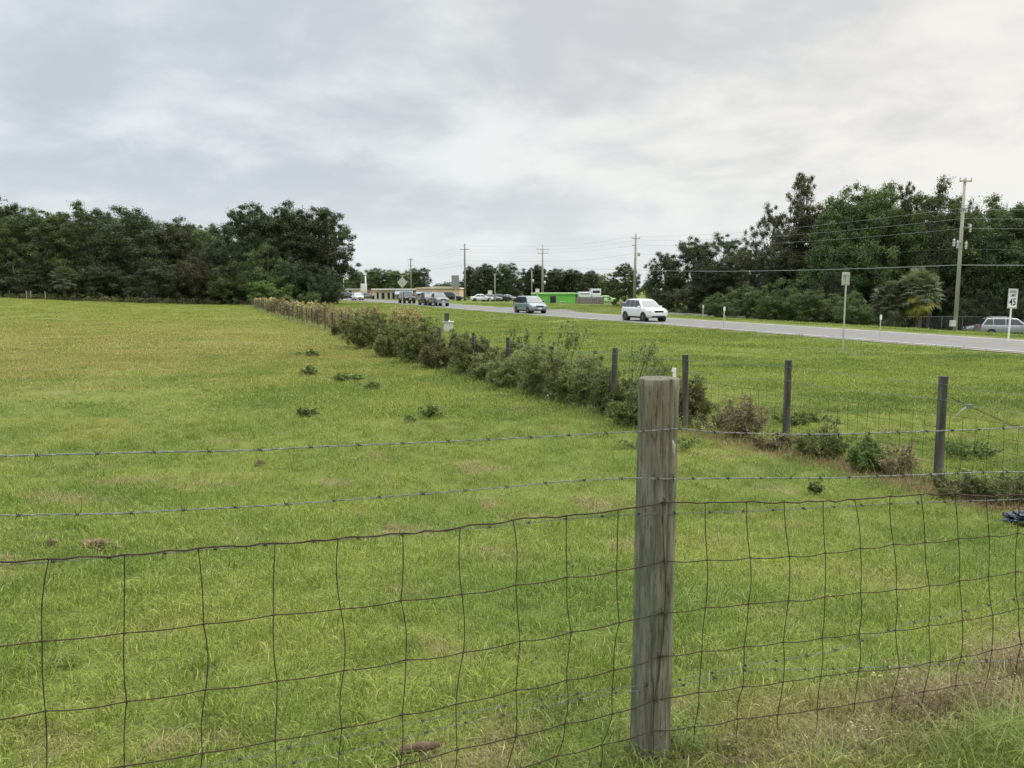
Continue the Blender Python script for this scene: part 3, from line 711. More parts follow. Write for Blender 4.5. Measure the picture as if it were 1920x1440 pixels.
shrub(1240, 850, 815, 120, 'leaf_hedge3', 'low green weeds behind the big post', 46, ncl=20, nl=36)
# tall dry weeds beyond the far stretch of the fence
WG = 'tall dry weeds along the far fence'
def dry_weeds(px, yb, yt, wpx, mat, label, seed):
    p = ground(px, yb); W = wpx/F*p.y; rnd = random.Random(seed); q = gp(p.x+.6, p.y+1.2); H = at(px, yt, q.y).z-q.z
    t = thing('weed_clump', label, 'weeds', q, 0, WG); st = MB(); ce = []
    for i in range(46):
        b = Vector((rnd.uniform(-.5, .5)*W, rnd.uniform(-.5, .5)*W, 0)); e = b+Vector((rnd.gauss(0, .12), rnd.gauss(0, .12), H*rnd.uniform(.6, 1.05)))
        st.tube([b, b.lerp(e, .5), e], [.012, .009, .005], 3, False)
        ce += [e, b.lerp(e, .85), b.lerp(e, .6), b.lerp(e, .35)]
    V, ti = leaves(ce, [rnd.uniform(.12, .26) for _ in ce], 26, max(.05, p.y*.0010), seed=seed, flat=1.2, shell=.1)
    V[:, :, 2] = np.maximum(V[:, :, 2], 0)
    part('stems', st, M['twig'], t); part('seed_heads', quads('seed_heads', V, ti), M[mat], t)
for a in [
 (482, 580, 561, 34, 'leaf_gold', 'first clump of dry yellow weeds where the fence leaves the wood', 51),
 (505, 588, 563, 34, 'leaf_gold', 'golden weeds behind the farthest visible fence posts', 52),
 (528, 594, 565, 36, 'leaf_rust', 'tan weeds standing among the far fence posts', 53),
 (555, 602, 568, 38, 'leaf_gold', 'pale golden weeds midway along the far fence posts', 54),
 (582, 610, 572, 40, 'leaf_rust', 'pinkish brown weeds behind the far fence posts', 55),
 (610, 618, 578, 42, 'leaf_gold', 'straw coloured weeds before the end of the hedge', 56),
 (640, 622, 582, 44, 'leaf_rust', 'rosy brown weeds beside the first hedge shrub', 57),
 (668, 626, 580, 44, 'leaf_gold', 'yellow weeds behind the first round hedge shrub', 58),
 (735, 634, 578, 60, 'leaf_gold', 'bright yellow green weeds rising behind the hedge left of its peak', 59)]:
    dry_weeds(*a)
def reeds(px, yb, yt, wpx, label, seed, Y=None):
    p = ground(px, yb); W = wpx/F*p.y; rnd = random.Random(seed); H = at(px, yt, p.y).z-p.z; t = thing('seed_stalks', label, 'tall grass', p, 0, 'tall seed grass behind the hedge'); st = MB(); ce = []
    for i in range(16):
        b = Vector((rnd.uniform(-.5, .5)*W, rnd.uniform(-.2, .2)*W, 0)); e = b+Vector((rnd.uniform(.0, .5), rnd.gauss(0, .1), H*rnd.uniform(.7, 1.05)))
        st.tube([b, b.lerp(e, .5)+Vector((-.05, 0, .05)), e], [.008, .006, .003], 3, False); ce += [e, e.lerp(b, .08), e.lerp(b, .16)]
    V, ti = leaves(ce, [.09]*len(ce), 14, .03, seed=seed, flat=1.6, shell=.1)
    part('stems', st, M['leaf_hedge2'], t); part('seed_heads', quads('seed_heads', V, ti), M['leaf_hedge2'], t)
reeds(1050, 735, 602, 46, 'tall arching seed grass rising behind the middle of the hedge', 61)
reeds(960, 715, 625, 50, 'tall seed stalks behind the brown hedge shrub', 62)
reeds(1195, 745, 645, 36, 'thin seed grass standing just left of the big post top', 63)

# broad leaved weeds standing in the pasture
PW = 'broad leaved weeds in the pasture'
def dock(px, yb, yt, wpx, label, seed):
    p = ground(px, yb); W = wpx/F*p.y; H = (at(px, yt, p.y).z-p.z); rnd = random.Random(seed)
    t = thing('pasture_weed', label, 'weed', p, 0, PW); st = MB(); ce = []
    for i in range(20):
        a = rnd.random()*6.283; rr = rnd.random()**.7; e = Vector((math.cos(a)*W*.55*rr, math.sin(a)*W*.6*rr, H*rnd.uniform(.25, 1.05)*(1.05-.6*rr))); st.tube([(0, 0, -.02), e*.5+Vector((0, 0, .03)), e], [.01, .008, .005], 4, False)
        ce += [e, e*.7]
    V, ti = leaves(ce, [H*.30]*len(ce), 16, max(.030, p.y*.0017), seed=seed, flat=.7, aspect=.38, shell=.1); V[:, :, 2] = np.maximum(V[:, :, 2], .01)
    part('stems', st, M['leaf_mid'], t); part('leaves', quads('leaves', V, ti), M['leaf_weed'], t)
for a in [
 (583, 670, 653, 28, 'farthest dark weed in the pasture left of the hedge', 71), (561, 668, 660, 16, 'pale weed tuft beside the farthest dark weed', 72),
 (582, 705, 684, 38, 'weed clump just below the farthest dark weed', 73), (640, 714, 697, 36, 'left half of the wide low weed clump nearest the hedge', 74),
 (670, 712, 698, 28, 'right half of the wide low weed clump nearest the hedge', 75), (698, 731, 712, 26, 'small pale weed right below the wide low clump', 76),
 (574, 779, 758, 36, 'lone compact dark weed in the open pasture', 77), (804, 785, 757, 60, 'largest bushy weed of the pasture above the barbed wire', 78),
 (766, 792, 777, 24, 'small weed at the left foot of the largest bushy weed', 79), (1528, 925, 902, 22, 'small upright weed between the barbed wires right of the big post', 80)]:
    dock(*a)
# ------------------------------------------------------------------ roadside fence
base_px = [(1758, 905), (1473, 843), (1284, 806), (1148, 783)]
tops = [705, 675, 665, 652]
posts = []
for (px, py), ty in zip(base_px, tops):
    p = ground(px, py); posts.append((p.x, p.y, at(px, ty, p.y).z-p.z))
keys = [ground(*k) for k in [(1148, 783), (1010, 742), (900, 706), (800, 682), (700, 652), (640, 630), (600, 618), (560, 605), (525, 595), (490, 583), (470, 574)]]
keys = [(k.x, k.y) for k in keys]
acc = 0; rnd = random.Random(3)
for a, b in zip(keys[:-1], keys[1:]):
    d = math.dist(a, b); s = 2.7-acc
    while s < d:
        t = s/d; posts.append((a[0]+(b[0]-a[0])*t, a[1]+(b[1]-a[1])*t, 1.22+rnd.uniform(-.08, .08))); s += 2.7
    acc = d-(s-2.7)
p1, p2 = posts[0], posts[1]
posts.insert(0, (p1[0]+(p1[0]-p2[0])*1.05, p1[1]+(p1[1]-p2[1])*1.05, 1.3))
rf = thing('roadside_fence', 'old wire fence on dark wooden posts running along the hedge to the wood', 'fence', gp(*posts[1][:2]))
o0 = Vector(rf.location)
def rough_post(r, h, seed, n=14, lean=(0, 0), rings=9):
    rr = random.Random(seed); mb = MB(); vs = []; irr = [rr.uniform(.93, 1.06) for _ in range(n)]
    for j in range(rings+1):
        z = -.25+(h+.25)*j/rings; k = 1-.06*j/rings
        for i in range(n):
            a = 2*math.pi*i/n; q = r*k*irr[i]*(1+rr.uniform(-.025, .025)); vs.append((q*math.cos(a)+lean[0]*z, q*math.sin(a)+lean[1]*z, z+(rr.uniform(-.008, .004) if j == rings else 0)))
    fs = [(j*n+i, j*n+(i+1) % n, (j+1)*n+(i+1) % n, (j+1)*n+i) for j in range(rings) for i in range(n)]
    vs.append((lean[0]*h, lean[1]*h, h+.002)); fs += [(rings*n+i, rings*n+(i+1) % n, len(vs)-1) for i in range(n)]
    return mb.add(vs, fs)
for i, (x, y, h) in enumerate(posts):
    r = .057 if i < 5 else .055
    o = part('post', rough_post(r, h, 100+i, 10, (rnd.uniform(-.03, .03), rnd.uniform(-.02, .02)) if i > 2 else (-.01, 0), 5), M['old_wood'], rf, gp(x, y)-o0)
def wire_run(pts3, r, name, mat, parent, off, n=3):
    mb = MB(); mb.tube([Vector(p)-off for p in pts3], r, n); return part(name, mb, mat, parent)
def along(hf, jit=.012, sub=5, k=None):
    out = []; rr = random.Random(int(hf*1000))
    for (a, b) in zip(posts[:-1][:k], posts[1:][:k]):
        for j in range(sub):
            t = j/sub; x = a[0]+(b[0]-a[0])*t; y = a[1]+(b[1]-a[1])*t
            za = terrain(a[0], a[1])+a[2]*hf; zb = terrain(b[0], b[1])+b[2]*hf
            out.append((x-.06, y-.03, za+(zb-za)*t-.02*math.sin(math.pi*t)+rr.uniform(-jit, jit)))
    return out
for hf in (.93, .78): wire_run(along(hf), .0032, 'barbed_wire', M['galv'], rf, o0)
mb = MB()                                   # woven wire net between the near posts
for i, (a, b) in enumerate(zip(posts[:9], posts[1:10])):
    L_ = math.dist(a[:2], b[:2]); n = int(L_/.16)
    for j in range(n+1):
        t = j/n; x = a[0]+(b[0]-a[0])*t-.055; y = a[1]+(b[1]-a[1])*t; z = terrain(x, y)
        mb.tube([(x-o0.x, y-o0.y, z+.03-o0.z), (x+rnd.uniform(-.02, .02)-o0.x, y-o0.y, z+.45-o0.z), (x-o0.x, y-o0.y, z+.88-o0.z)], .0022, 3)
for hh in (.03, .12, .24, .38, .54, .71, .88):
    pl = []
    for a, b in zip(posts[:9], posts[1:10]):
        for j in range(5):
            t = j/5; x = a[0]+(b[0]-a[0])*t-.055; y = a[1]+(b[1]-a[1])*t; pl.append((x-o0.x, y-o0.y, terrain(x, y)+hh-o0.z+rnd.uniform(-.01, .01)))
    mb.tube(pl, .0024, 3)
part('woven_wire', mb, M['rust'], rf)
mb = MB(); a = Vector(posts[1][:2]+(terrain(*posts[1][:2])+1.12,)); b = gp(*posts[0][:2])+Vector((0, 0, .3))
for s_ in (-1, 1): mb.tube([a-o0+Vector((0, -.06, 0)), a.lerp(b, .4)-o0+Vector((0, -.06, .012*s_)), b-o0+Vector((0, -.06, 0))], .0028, 4)
part('brace_wire', mb, M['rust'], rf)
tw = at(1812, 765, posts[1][1]-.45); mb = MB(); mb.tube([tw-o0+Vector((-.13, 0, -.11)), tw-o0+Vector((-.05, 0, -.03)), tw-o0+Vector((.03, 0, .02))], [.008, .012, .016], 6)
part('twist_stick', mb, M['pole_wood'], rf)
mb = MB(); mb.box(tw-o0+Vector((.03, -.01, .02)), (.07, .03, .05)); part('wire_knot', mb, M['galv'], rf)

g = np.random.default_rng(31); pol = []; ti = []; cs = []; rs = []
for k, (a, b) in enumerate(zip(posts[:-1], posts[1:])):
    ln = math.dist(a[:2], b[:2]); n_ = int(ln*(260 if a[1] < 20 else 150 if a[1] < 45 else 60)); big = 1 if a[1] < 20 else 1.6 if a[1] < 45 else 3
    for i in range(n_):
        t = g.random(); off_ = g.normal()*.42; x = a[0]+(b[0]-a[0])*t+off_; y = a[1]+(b[1]-a[1])*t+g.normal()*.25; z = surf(x, y)
        hh = g.uniform(.06, .34)*max(.25, 1-abs(off_)*.8); az = g.random()*6.283; dx, dy = math.cos(az), math.sin(az); w_ = .0035*big; bd = hh*g.uniform(.1, .8); tt = g.random()
        q0 = (x-dy*w_, y+dx*w_, z-.02); q1 = (x+dy*w_, y-dx*w_, z-.02); m0 = (x+dx*bd*.4-dy*w_*.8, y+dy*bd*.4+dx*w_*.8, z+hh*.6); m1 = (x+dx*bd*.4+dy*w_*.8, y+dy*bd*.4-dx*w_*.8, z+hh*.6)
        e0 = (x+dx*bd-dy*w_*.1, y+dy*bd+dx*w_*.1, z+hh); e1 = (x+dx*bd+dy*w_*.1, y+dy*bd-dx*w_*.1, z+hh); pol += [[q0, q1, m1, m0], [m0, m1, e1, e0]]; ti += [tt, tt]
    for i in range(int(ln*7)):
        t = g.random(); x = a[0]+(b[0]-a[0])*t+g.normal()*.35; y = a[1]+(b[1]-a[1])*t+g.normal()*.2; cs.append((x, y, surf(x, y)+g.uniform(.02, .28))); rs.append(g.uniform(.06, .2))
M['fence_grass'] = leafmat('fence_grass', (.12, .17, .05), (.30, .32, .12), (.40, .30, .18))
V1 = np.array(pol); V2, t2 = leaves(cs, rs, 34, .016, seed=32, shell=.1)
tag(part('undergrowth', quads('undergrowth', np.concatenate([V1, V2]), np.concatenate([np.array(ti), t2])), M['fence_grass']), 'knee high mixed grass and weeds growing along the roadside fence', 'undergrowth', kind='stuff')

# ------------------------------------------------------------------ near fence: big post, woven wire, barbed wires
FP = Vector((.475, 2.47)); FD = Vector((.9455, .3255)).normalized()
def fpl(px, py, off=0.0):
    """point of the fence's vertical plane seen at px, py in the photograph"""
    d = ray(px, py); # FP + FD*t = k*d.xy
    o = FP+Vector((FD.y, -FD.x))*off
    det = d[0]*(-FD.y)-d[1]*(-FD.x)
    k = (o.x*(-FD.y)-o.y*(-FD.x))/det
    return Vector((d[0]*k, d[1]*k, EYE+d[2]*k))
pb = Vector((FP.x-FD.y*.07*-1*0, FP.y, 0)); gz = terrain(FP.x, FP.y)
nf = thing('wire_fence', 'near fence of rusty woven wire and barbed wire on a thick weathered wooden post', 'fence', (FP.x, FP.y, gz))
no = Vector(nf.location)
# post, centre just behind the wires
m, b, o = newmat('big_post_wood')
t = nd('ShaderNodeTexCoord'); ob = t.outputs['Object']
mp = nd('ShaderNodeMapping'); L.new(ob, mp.inputs[0]); mp.inputs['Scale'].default_value = (1, 1, .09)
g1 = tnoise(mp.outputs[0], 62, 6, .7, .25); g2 = tnoise(mp.outputs[0], 150, 5, .7, 0, (3, 3, 3)); pt = tnoise(ob, 9, 5, .6)
mp2 = nd('ShaderNodeMapping'); L.new(ob, mp2.inputs[0]); mp2.inputs['Scale'].default_value = (1, 1, .16); st_ = tnoise(mp2.outputs[0], 26, 5, .65, .3, (9, 1, 1))
c = mixc(ramp(g1, .34, .66), (.082, .082, .057), (.225, .215, .160))
c = mixc(ramp(pt, .45, .65, 0, .55), c, (.105, .125, .070))
sz = nd('ShaderNodeSeparateXYZ'); L.new(ob, sz.inputs[0])
c = mixc(mth('MULTIPLY', ramp(st_, .48, .62), ramp(sz.outputs[2], .9, 1.27, 0, .6)), c, (.16, .105, .065))
c = mixc(ramp(g2, .62, .71, 0, .8), c, (.030, .027, .021))
c = mixc(ramp(g1, .68, .74, 0, .7), c, (.30, .28, .22))
L.new(c, b.inputs['Base Color']); b.inputs['Roughness'].default_value = .92
bp = nd('ShaderNodeBump'); bp.inputs['Strength'].default_value = .8; bp.inputs['Distance'].default_value = .008; L.new(mth('SUBTRACT', g1, ramp(g2, .58, .68)), bp.inputs['Height']); L.new(bp.outputs[0], b.inputs['Normal'])
M['big_post'] = m
PR = .0655; pc = FP+Vector((-FD.y, FD.x))*(PR+.004)+FD*.024
rr = random.Random(8); n = 64; rings = 60; HT = 1.315-gz; vs = []
for j in range(rings+1):
    z = -.3+(HT+.3)*j/rings; k = 1.04-.05*z/HT
    for i in range(n):
        a = 2*math.pi*i/n; gr = .0016*mnoise.noise((math.cos(a)*14, math.sin(a)*14, z*1.2))+.0012*mnoise.noise((math.cos(a)*40, math.sin(a)*40, z*2))
        lump = .003*mnoise.noise((math.cos(a)*1.5, math.sin(a)*1.5, z*3))
        chk = 0
        for ca, wd, z0, z1, dp in ((-1.05, .04, .5, 1.4, .014), (-1.75, .04, .0, 1.05, .009), (-2.3, .035, .6, 1.4, .008), (-1.45, .03, .95, 1.4, .007)):
            da = abs((a-ca-.05*mnoise.noise((z*4, ca, 0))+math.pi) % (2*math.pi)-math.pi)
            if z0 < z < z1: chk -= dp*max(0, 1-da/(wd*2))
        q = PR*k+gr+lump+chk
        vs.append((q*math.cos(a), q*math.sin(a), z+(.003*mnoise.noise((math.cos(a)*2, math.sin(a)*2, 5)) if j == rings else 0)))
fs = [(j*n+i, j*n+(i+1) % n, (j+1)*n+(i+1) % n, (j+1)*n+i) for j in range(rings) for i in range(n)]
o_ = len(vs)
for rk in (.93, .5, 0):
    for i in range(n):
        a = 2*math.pi*i/n; vs.append((PR*.99*rk*math.cos(a), PR*.99*rk*math.sin(a), HT+.003+.0015*mnoise.noise((a, rk*9, 1))))
for i in range(n):
    j2 = (i+1) % n; fs += [(rings*n+i, rings*n+j2, o_+j2, o_+i), (o_+i, o_+j2, o_+n+j2, o_+n+i), (o_+n+i, o_+n+j2, o_+2*n+j2, o_+2*n+i)]
mb = MB(); mb.add(vs, fs)
post_loc = Vector((pc.x, pc.y, gz))-no
bigp = part('post', mb, M['big_post'], nf, post_loc, smooth=True)
mb = MB(); kn = fpl(1262, 835)-no-post_loc                      # raised knot with grain flowing round it
mb.tube([kn+Vector((-.004, .022, .032)), kn+Vector((-.002, .014, .012)), kn+Vector((.003, .013, -.004)), kn+Vector((.004, .016, -.03)), kn+Vector((.002, .022, -.06))], [.002, .006, .008, .005, .002], 8)
part('knot', mb, M['pole_wood'], bigp, smooth=True)
# woven wire: crossings read off where each stay wire meets each line wire
cols = [
 [(92, 1048), (80, 1202), (86, 1333), (88, 1450)], [(234, 1040), (233, 1187), (238, 1315), (234, 1436)], [(372, 1028), (382, 1170), (386, 1293), (380, 1412)],
 [(516, 1018), (513, 1153), (520, 1277), (516, 1388), (512, 1490)], [(634, 1010), (639, 1142), (645, 1257), (641, 1365), (632, 1460)], [(755, 1000), (752, 1126), (761, 1237), (754, 1340), (751, 1435)],
 [(863, 989), (866, 1114), (869, 1223), (855, 1320), (857, 1405), (838, 1490)], [(962, 975), (967, 1097), (975, 1202), (967, 1294), (967, 1381), (950, 1445)], [(1062, 967), (1063, 1082), (1071, 1185), (1062, 1275), (1059, 1357), (1044, 1417)],
 [(1159, 956), (1156, 1070), (1161, 1167), (1151, 1256), (1148, 1338), (1128, 1396)], [(1243, 942), (1246, 1051), (1245, 1148), (1238, 1230), (1226, 1312), (1222, 1370)], [(1322, 943), (1326, 1050), (1323, 1139), (1316, 1221), (1310, 1298), (1302, 1362)],
 [(1399, 941), (1406, 1046), (1403, 1132), (1395, 1212), (1393, 1287), (1382, 1348)], [(1470, 941), (1480, 1043), (1478, 1126), (1468, 1204), (1468, 1278), (1457, 1340)], [(1543, 940), (1547, 1037), (1546, 1119), (1541, 1196), (1539, 1268), (1532, 1330)],
 [(1602, 937), (1613, 1028), (1613, 1111), (1610, 1188), (1610, 1258), (1602, 1319)], [(1668, 930), (1675, 1020), (1680, 1105), (1678, 1182), (1686, 1252), (1672, 1306)], [(1726, 927), (1734, 1017), (1742, 1098), (1741, 1173), (1744, 1241), (1732, 1296)],
 [(1790, 925), (1796, 1010), (1798, 1089), (1804, 1163), (1802, 1231), (1792, 1285)], [(1849, 930), (1854, 1005), (1853, 1081), (1861, 1153), (1859, 1219), (1850, 1275)], [(1912, 928), (1907, 1000), (1904, 1072), (1910, 1141), (1914, 1207), (1904, 1262)]]
grid = [[fpl(*q)-no for q in c_] for c_ in cols]
fd3 = Vector((FD.x, FD.y, 0))
for c_ in grid:                                  # carry the net down to its last line wires
    while len(c_) < 7:
        stp = max(.07, (c_[-2].z-c_[-1].z)*.88) if len(c_) > 4 else (c_[-2].z-c_[-1].z)*.93
        c_.append(c_[-1]+Vector((rnd.uniform(-.01, .01), 0, -stp)))
def shifted(c_, d, dz): return [p+fd3*d+Vector((rnd.uniform(-.006, .006), 0, dz+rnd.uniform(-.006, .006))) for p in c_]
lead = [shifted(grid[0], -.178*k, .004*k) for k in range(14, 0, -1)]; tail = [shifted(grid[-1], .165*k, -.018*k) for k in range(1, 21)]
full = lead+grid+tail
mb = MB(); rr = random.Random(5)
for c_ in full:                                  # stay wires, kinked between the knots
    pts = []
    for a, b_ in zip(c_[:-1], c_[1:]):
        k = rr.uniform(-.009, .009)
        for t in (0, .25, .5, .75): pts.append(a.lerp(b_, t)+fd3*k*math.sin(math.pi*t)+Vector((0, -.002, 0)))
    pts.append(c_[-1]); mb.tube(pts, .0016, 5)
for i in range(7):                               # line wires, the top one heavier
    pts = []
    for ci, (a, b_) in enumerate(zip(full[:-1], full[1:])):
        a = a[i]; b_ = b_[i]; k = -rr.uniform(.002, .008) if i else 0
        for t in (0, .2, .4, .6, .8):
            kk = k*math.sin(math.pi*t)+(rr.uniform(-.005, .0035) if i == 0 and t else 0)
            pts.append(a.lerp(b_, t)+Vector((0, 0, kk)))
    pts.append(full[-1][i]); mb.tube(pts, .0025 if i == 0 else .0018, 6)
for c_ in full:                                  # wrapped knots at the crossings
    for i, p in enumerate(c_):
        mb.tube([p+fd3*-.006+Vector((0, -.002, .001)), p+Vector((0, -.0025, 0)), p+fd3*.007+Vector((0, -.002, .001))], [.0024, .0032, .0024], 6)
part('woven_wire', mb, M['rust'], nf, smooth=True)
def barbed(name, kp, seed, off=.004, ext=(2.5, 3.3), step=.127, rs=1.0, mt='galv'):
    pts = [fpl(px, py, off) for px, py in kp]; dl = (pts[0]-pts[1]).normalized(); dr = (pts[-1]-pts[-2]).normalized()
    pts = [pts[0]+Vector((dl.x, dl.y, .0))*ext[0]]+pts+[pts[-1]+Vector((dr.x, dr.y, dr.z*.5))*ext[1]]
    ls = [0]; rr = random.Random(seed)
    for a, b_ in zip(pts[:-1], pts[1:]): ls.append(ls[-1]+(b_-a).length)
    def P_(s):
        i = min(max(int(np.searchsorted(ls, s)) - 1, 0), len(pts)-2); return pts[i].lerp(pts[i+1], (s-ls[i])/(ls[i+1]-ls[i]))
    mb = MB(); bb = MB(); n_ = int(ls[-1]/.007); wob = lambda s: .0035*mnoise.noise((s*3.1, seed, 0))
    for ph in (0, math.pi):
        q = []
        for i in range(n_+1):
            s = ls[-1]*i/n_; a = s/.045*2*math.pi/2+ph; p = P_(s)-no+Vector((0, 0, wob(s)))
            q.append(p+Vector((0, math.cos(a), math.sin(a)))*.0016)
        mb.tube(q, .00125*rs, 4)
    s = rr.uniform(.02, .1)
    while s < ls[-1]:
        p = P_(s)-no+Vector((0, 0, wob(s))); ring = []
        for j in range(13): a = j/12*2*math.pi*2+rr.random()*.1; ring.append(p+fd3*(-.004+.008*j/12)+Vector((-FD.y*math.cos(a), FD.x*math.cos(a), math.sin(a)))*.0036)
        bb.tube(ring, .0011, 4)
        for e, sg in ((ring[0], -1), (ring[-1], 1)):
            a = rr.random()*6.28
            for d in (1, -1): bb.tube([e, e+(fd3*.3*sg+Vector((-FD.y*math.cos(a), FD.x*math.cos(a), math.sin(a)))*d)*.012], [.0010, .0005], 4)
        s += step*rr.uniform(.95, 1.05)
    bb2 = len(mb.v); mb.v += bb.v; mb.f += [tuple(i+bb2 for i in f) for f in bb.f]; o_w = part(name, mb, M[mt], nf, smooth=True); o_w.data.materials.append(M['rust']); nf_ = len(mb.f)-len(bb.f)
    for pg in o_w.data.polygons[nf_:]: pg.material_index = 1
barbed('barbed_wire', [(0, 855), (200, 850), (420, 845), (640, 836), (860, 827), (1060, 817), (1195, 809), (1258, 804), (1275, 803), (1330, 810), (1480, 815), (1640, 812), (1760, 808), (1920, 801)], 1)
barbed('barbed_wire', [(0, 967), (220, 962), (430, 952), (620, 940), (840, 922), (1040, 905), (1195, 896), (1262, 897), (1400, 897), (1560, 896), (1760, 889), (1920, 884)], 2)
barbed('barbed_wire', [(0, 1060), (200, 1046), (400, 1030), (620, 1013), (860, 993), (1060, 974), (1190, 964), (1300, 962), (1480, 955), (1680, 944), (1920, 936)], 3, off=-.006, rs=.7, mt='old_wire')
barbed('barbed_wire', [(0, 1520), (300, 1455), (600, 1390), (830, 1345), (1050, 1305), (1190, 1287), (1270, 1276), (1400, 1248), (1560, 1222), (1700, 1170), (1920, 1120)], 4, off=-.02, rs=.6, mt='old_wire')
barbed('barbed_wire', [(300, 1480), (640, 1412), (900, 1350), (1150, 1300), (1270, 1288), (1400, 1256), (1560, 1254), (1700, 1250), (1920, 1236)], 6, off=-.03, rs=.55, mt='old_wire')
mb = MB()                                        # staples holding the wires
for q in ((1256, 804), (1262, 896), (1246, 941), (1246, 1051), (1240, 1148), (1234, 1230), (1226, 1312)):
    p = fpl(*q, .003)-no
    mb.tube([p+Vector((-.004, .012, .011)), p+Vector((-.001, -.004, .011)), p+Vector((0, -.005, 0)), p+Vector((.001, -.004, -.011)), p+Vector((.004, .012, -.011))], .0016, 5)
part('staples', mb, M['rust'], nf)

ep = full[-1][0]; xe, ye = ep.x+no.x, ep.y+no.y; part('post', rough_post(.06, ep.z+no.z-terrain(xe, ye)+.3, 77, 16, (0, 0), 8), M['old_wood'], nf, gp(xe-FD.y*.07, ye+FD.x*.07)-no)
def place(px, py, Y=None): return ground(px, py) if Y is None else gp(at(px, py, Y).x, Y)
# white stake, dirt mounds, log, bag
p = place(1262, 806, 12.3); h = at(1262, 690, 12.3).z-p.z
ws = thing('marker_stake', 'thin white plastic stake poking up behind the big fence post', 'stake', p); mb = MB(); mb.box((0, 0, h/2-.1), (.05, .012, h+.2)); part('stake', mb, M['sign_white'], ws)
mb = MB(); mb.box((-.01, -.005, h-.03), (.062, .02, .06), Matrix.Rotation(.25, 3, 'Y')); part('stake_tip', mb, M['sign_white'], ws)
def blob(seed, sx, sy, sz, n=2, amp=.25, fr=2.0, base=-.02):
    import bmesh
    bm = bmesh.new(); bmesh.ops.create_icosphere(bm, subdivisions=n+2, radius=1)
    mb = MB()
    for v in bm.verts:
        k = 1+amp*mnoise.noise(v.co*fr+Vector((seed, 0, 0)))+amp*.5*mnoise.noise(v.co*fr*3+Vector((0, seed, 0)))
        mb.v.append((v.co.x*sx*k, v.co.y*sy*k, max(base, v.co.z*sz*k)))
    mb.f = [tuple(v.index for v in f.verts) for f in bm.faces]; bm.free(); return mb
for (px, py, wpx, hh, lab) in ((178, 1034, 66, .065, 'larger bare anthill of brown dirt just above the left end of the woven wire'), (95, 1028, 24, .05, 'small dark clod left of the larger anthill'), (487, 874, 16, .07, 'tiny dark clod between the two upper barbed wires')):
    p = ground(px, py); W = wpx/2/F*p.y; tag(part('dirt_mound', blob(px, W, W*.8, hh, 3, .75, 5), M['dirt'], loc=p, smooth=False), lab, 'dirt mound', 'dirt mounds in the pasture')
p = ground(782, 1424); mb = MB(); mb.tube([(-.085, 0, .012), (-.05, .004, .02), (0, 0, .024), (.05, -.003, .022), (.085, 0, .016)], [.006, .014, .017, .015, .007], 10)
o = part('log', mb, M['dung'], loc=p+Vector((0, 0, .02)), smooth=True); o.rotation_euler = (0, 0, .35); tag(o, 'short brown log lying in the grass at the bottom beside the big post', 'log')
p = ground(1912, 984); tag(part('plastic_bag', blob(3, .16, .12, .075, 3, .5, 2.2), M['tarp'], loc=p+Vector((.02, 0, .06))), 'crumpled dark blue plastic bag in the grass at the right edge', 'bag')
# weeds and dead stems in the near right corner and at the post foot
def near_weeds(px, py, W, H, n_, mat, label, seed, lf=0, lfm='leaf_weed', name='weed_clump'):
    p = ground(px, py); rnd = random.Random(seed); t = thing(name, label, 'weeds', p, 0, 'weeds along the near fence'); pol = []; ti = []; 
    for i in range(n_):
        a = rnd.random()*6.283; r = W*math.sqrt(rnd.random()); b = Vector((r*math.cos(a), r*math.sin(a)*.7, -.01)); h = H*rnd.uniform(.35, 1); az = rnd.random()*6.283
        d = Vector((math.cos(az), math.sin(az), 0)); sd_ = Vector((-d.y, d.x, 0))*rnd.uniform(.0012, .0028); bend = h*rnd.uniform(.2, 1.2); prev = None; tt = rnd.random()
        for k in range(6):
            s = k/5; q = b+d*bend*s*s+Vector((0, 0, h*(s-.35*s*s*min(1, bend/h)))); wv = sd_*(1-s*.85)
            if prev: pol.append([tuple(prev[0]-prev[1]), tuple(prev[0]+prev[1]), tuple(q+wv), tuple(q-wv)]); ti.append(tt)
            prev = (q, wv)
    part('blades', quads('blades', np.array(pol), np.array(ti)), M[mat], t)
    if lf:
        ce = [(rnd.gauss(0, W*.5), rnd.gauss(0, W*.4), rnd.uniform(.03, H*.8)) for _ in range(lf)]
        V, tv = leaves(ce, [.05]*lf, 14, .006, seed=seed, shell=.1); part('leaves', quads('leaves', V, tv), M[lfm], t)
M['straw'] = leafmat('dry_straw', (.20, .15, .085), (.42, .35, .21), (.16, .09, .06)); M['green_blade'] = leafmat('green_blade', (.12, .185, .035), (.25, .325, .075), (.42, .38, .2))
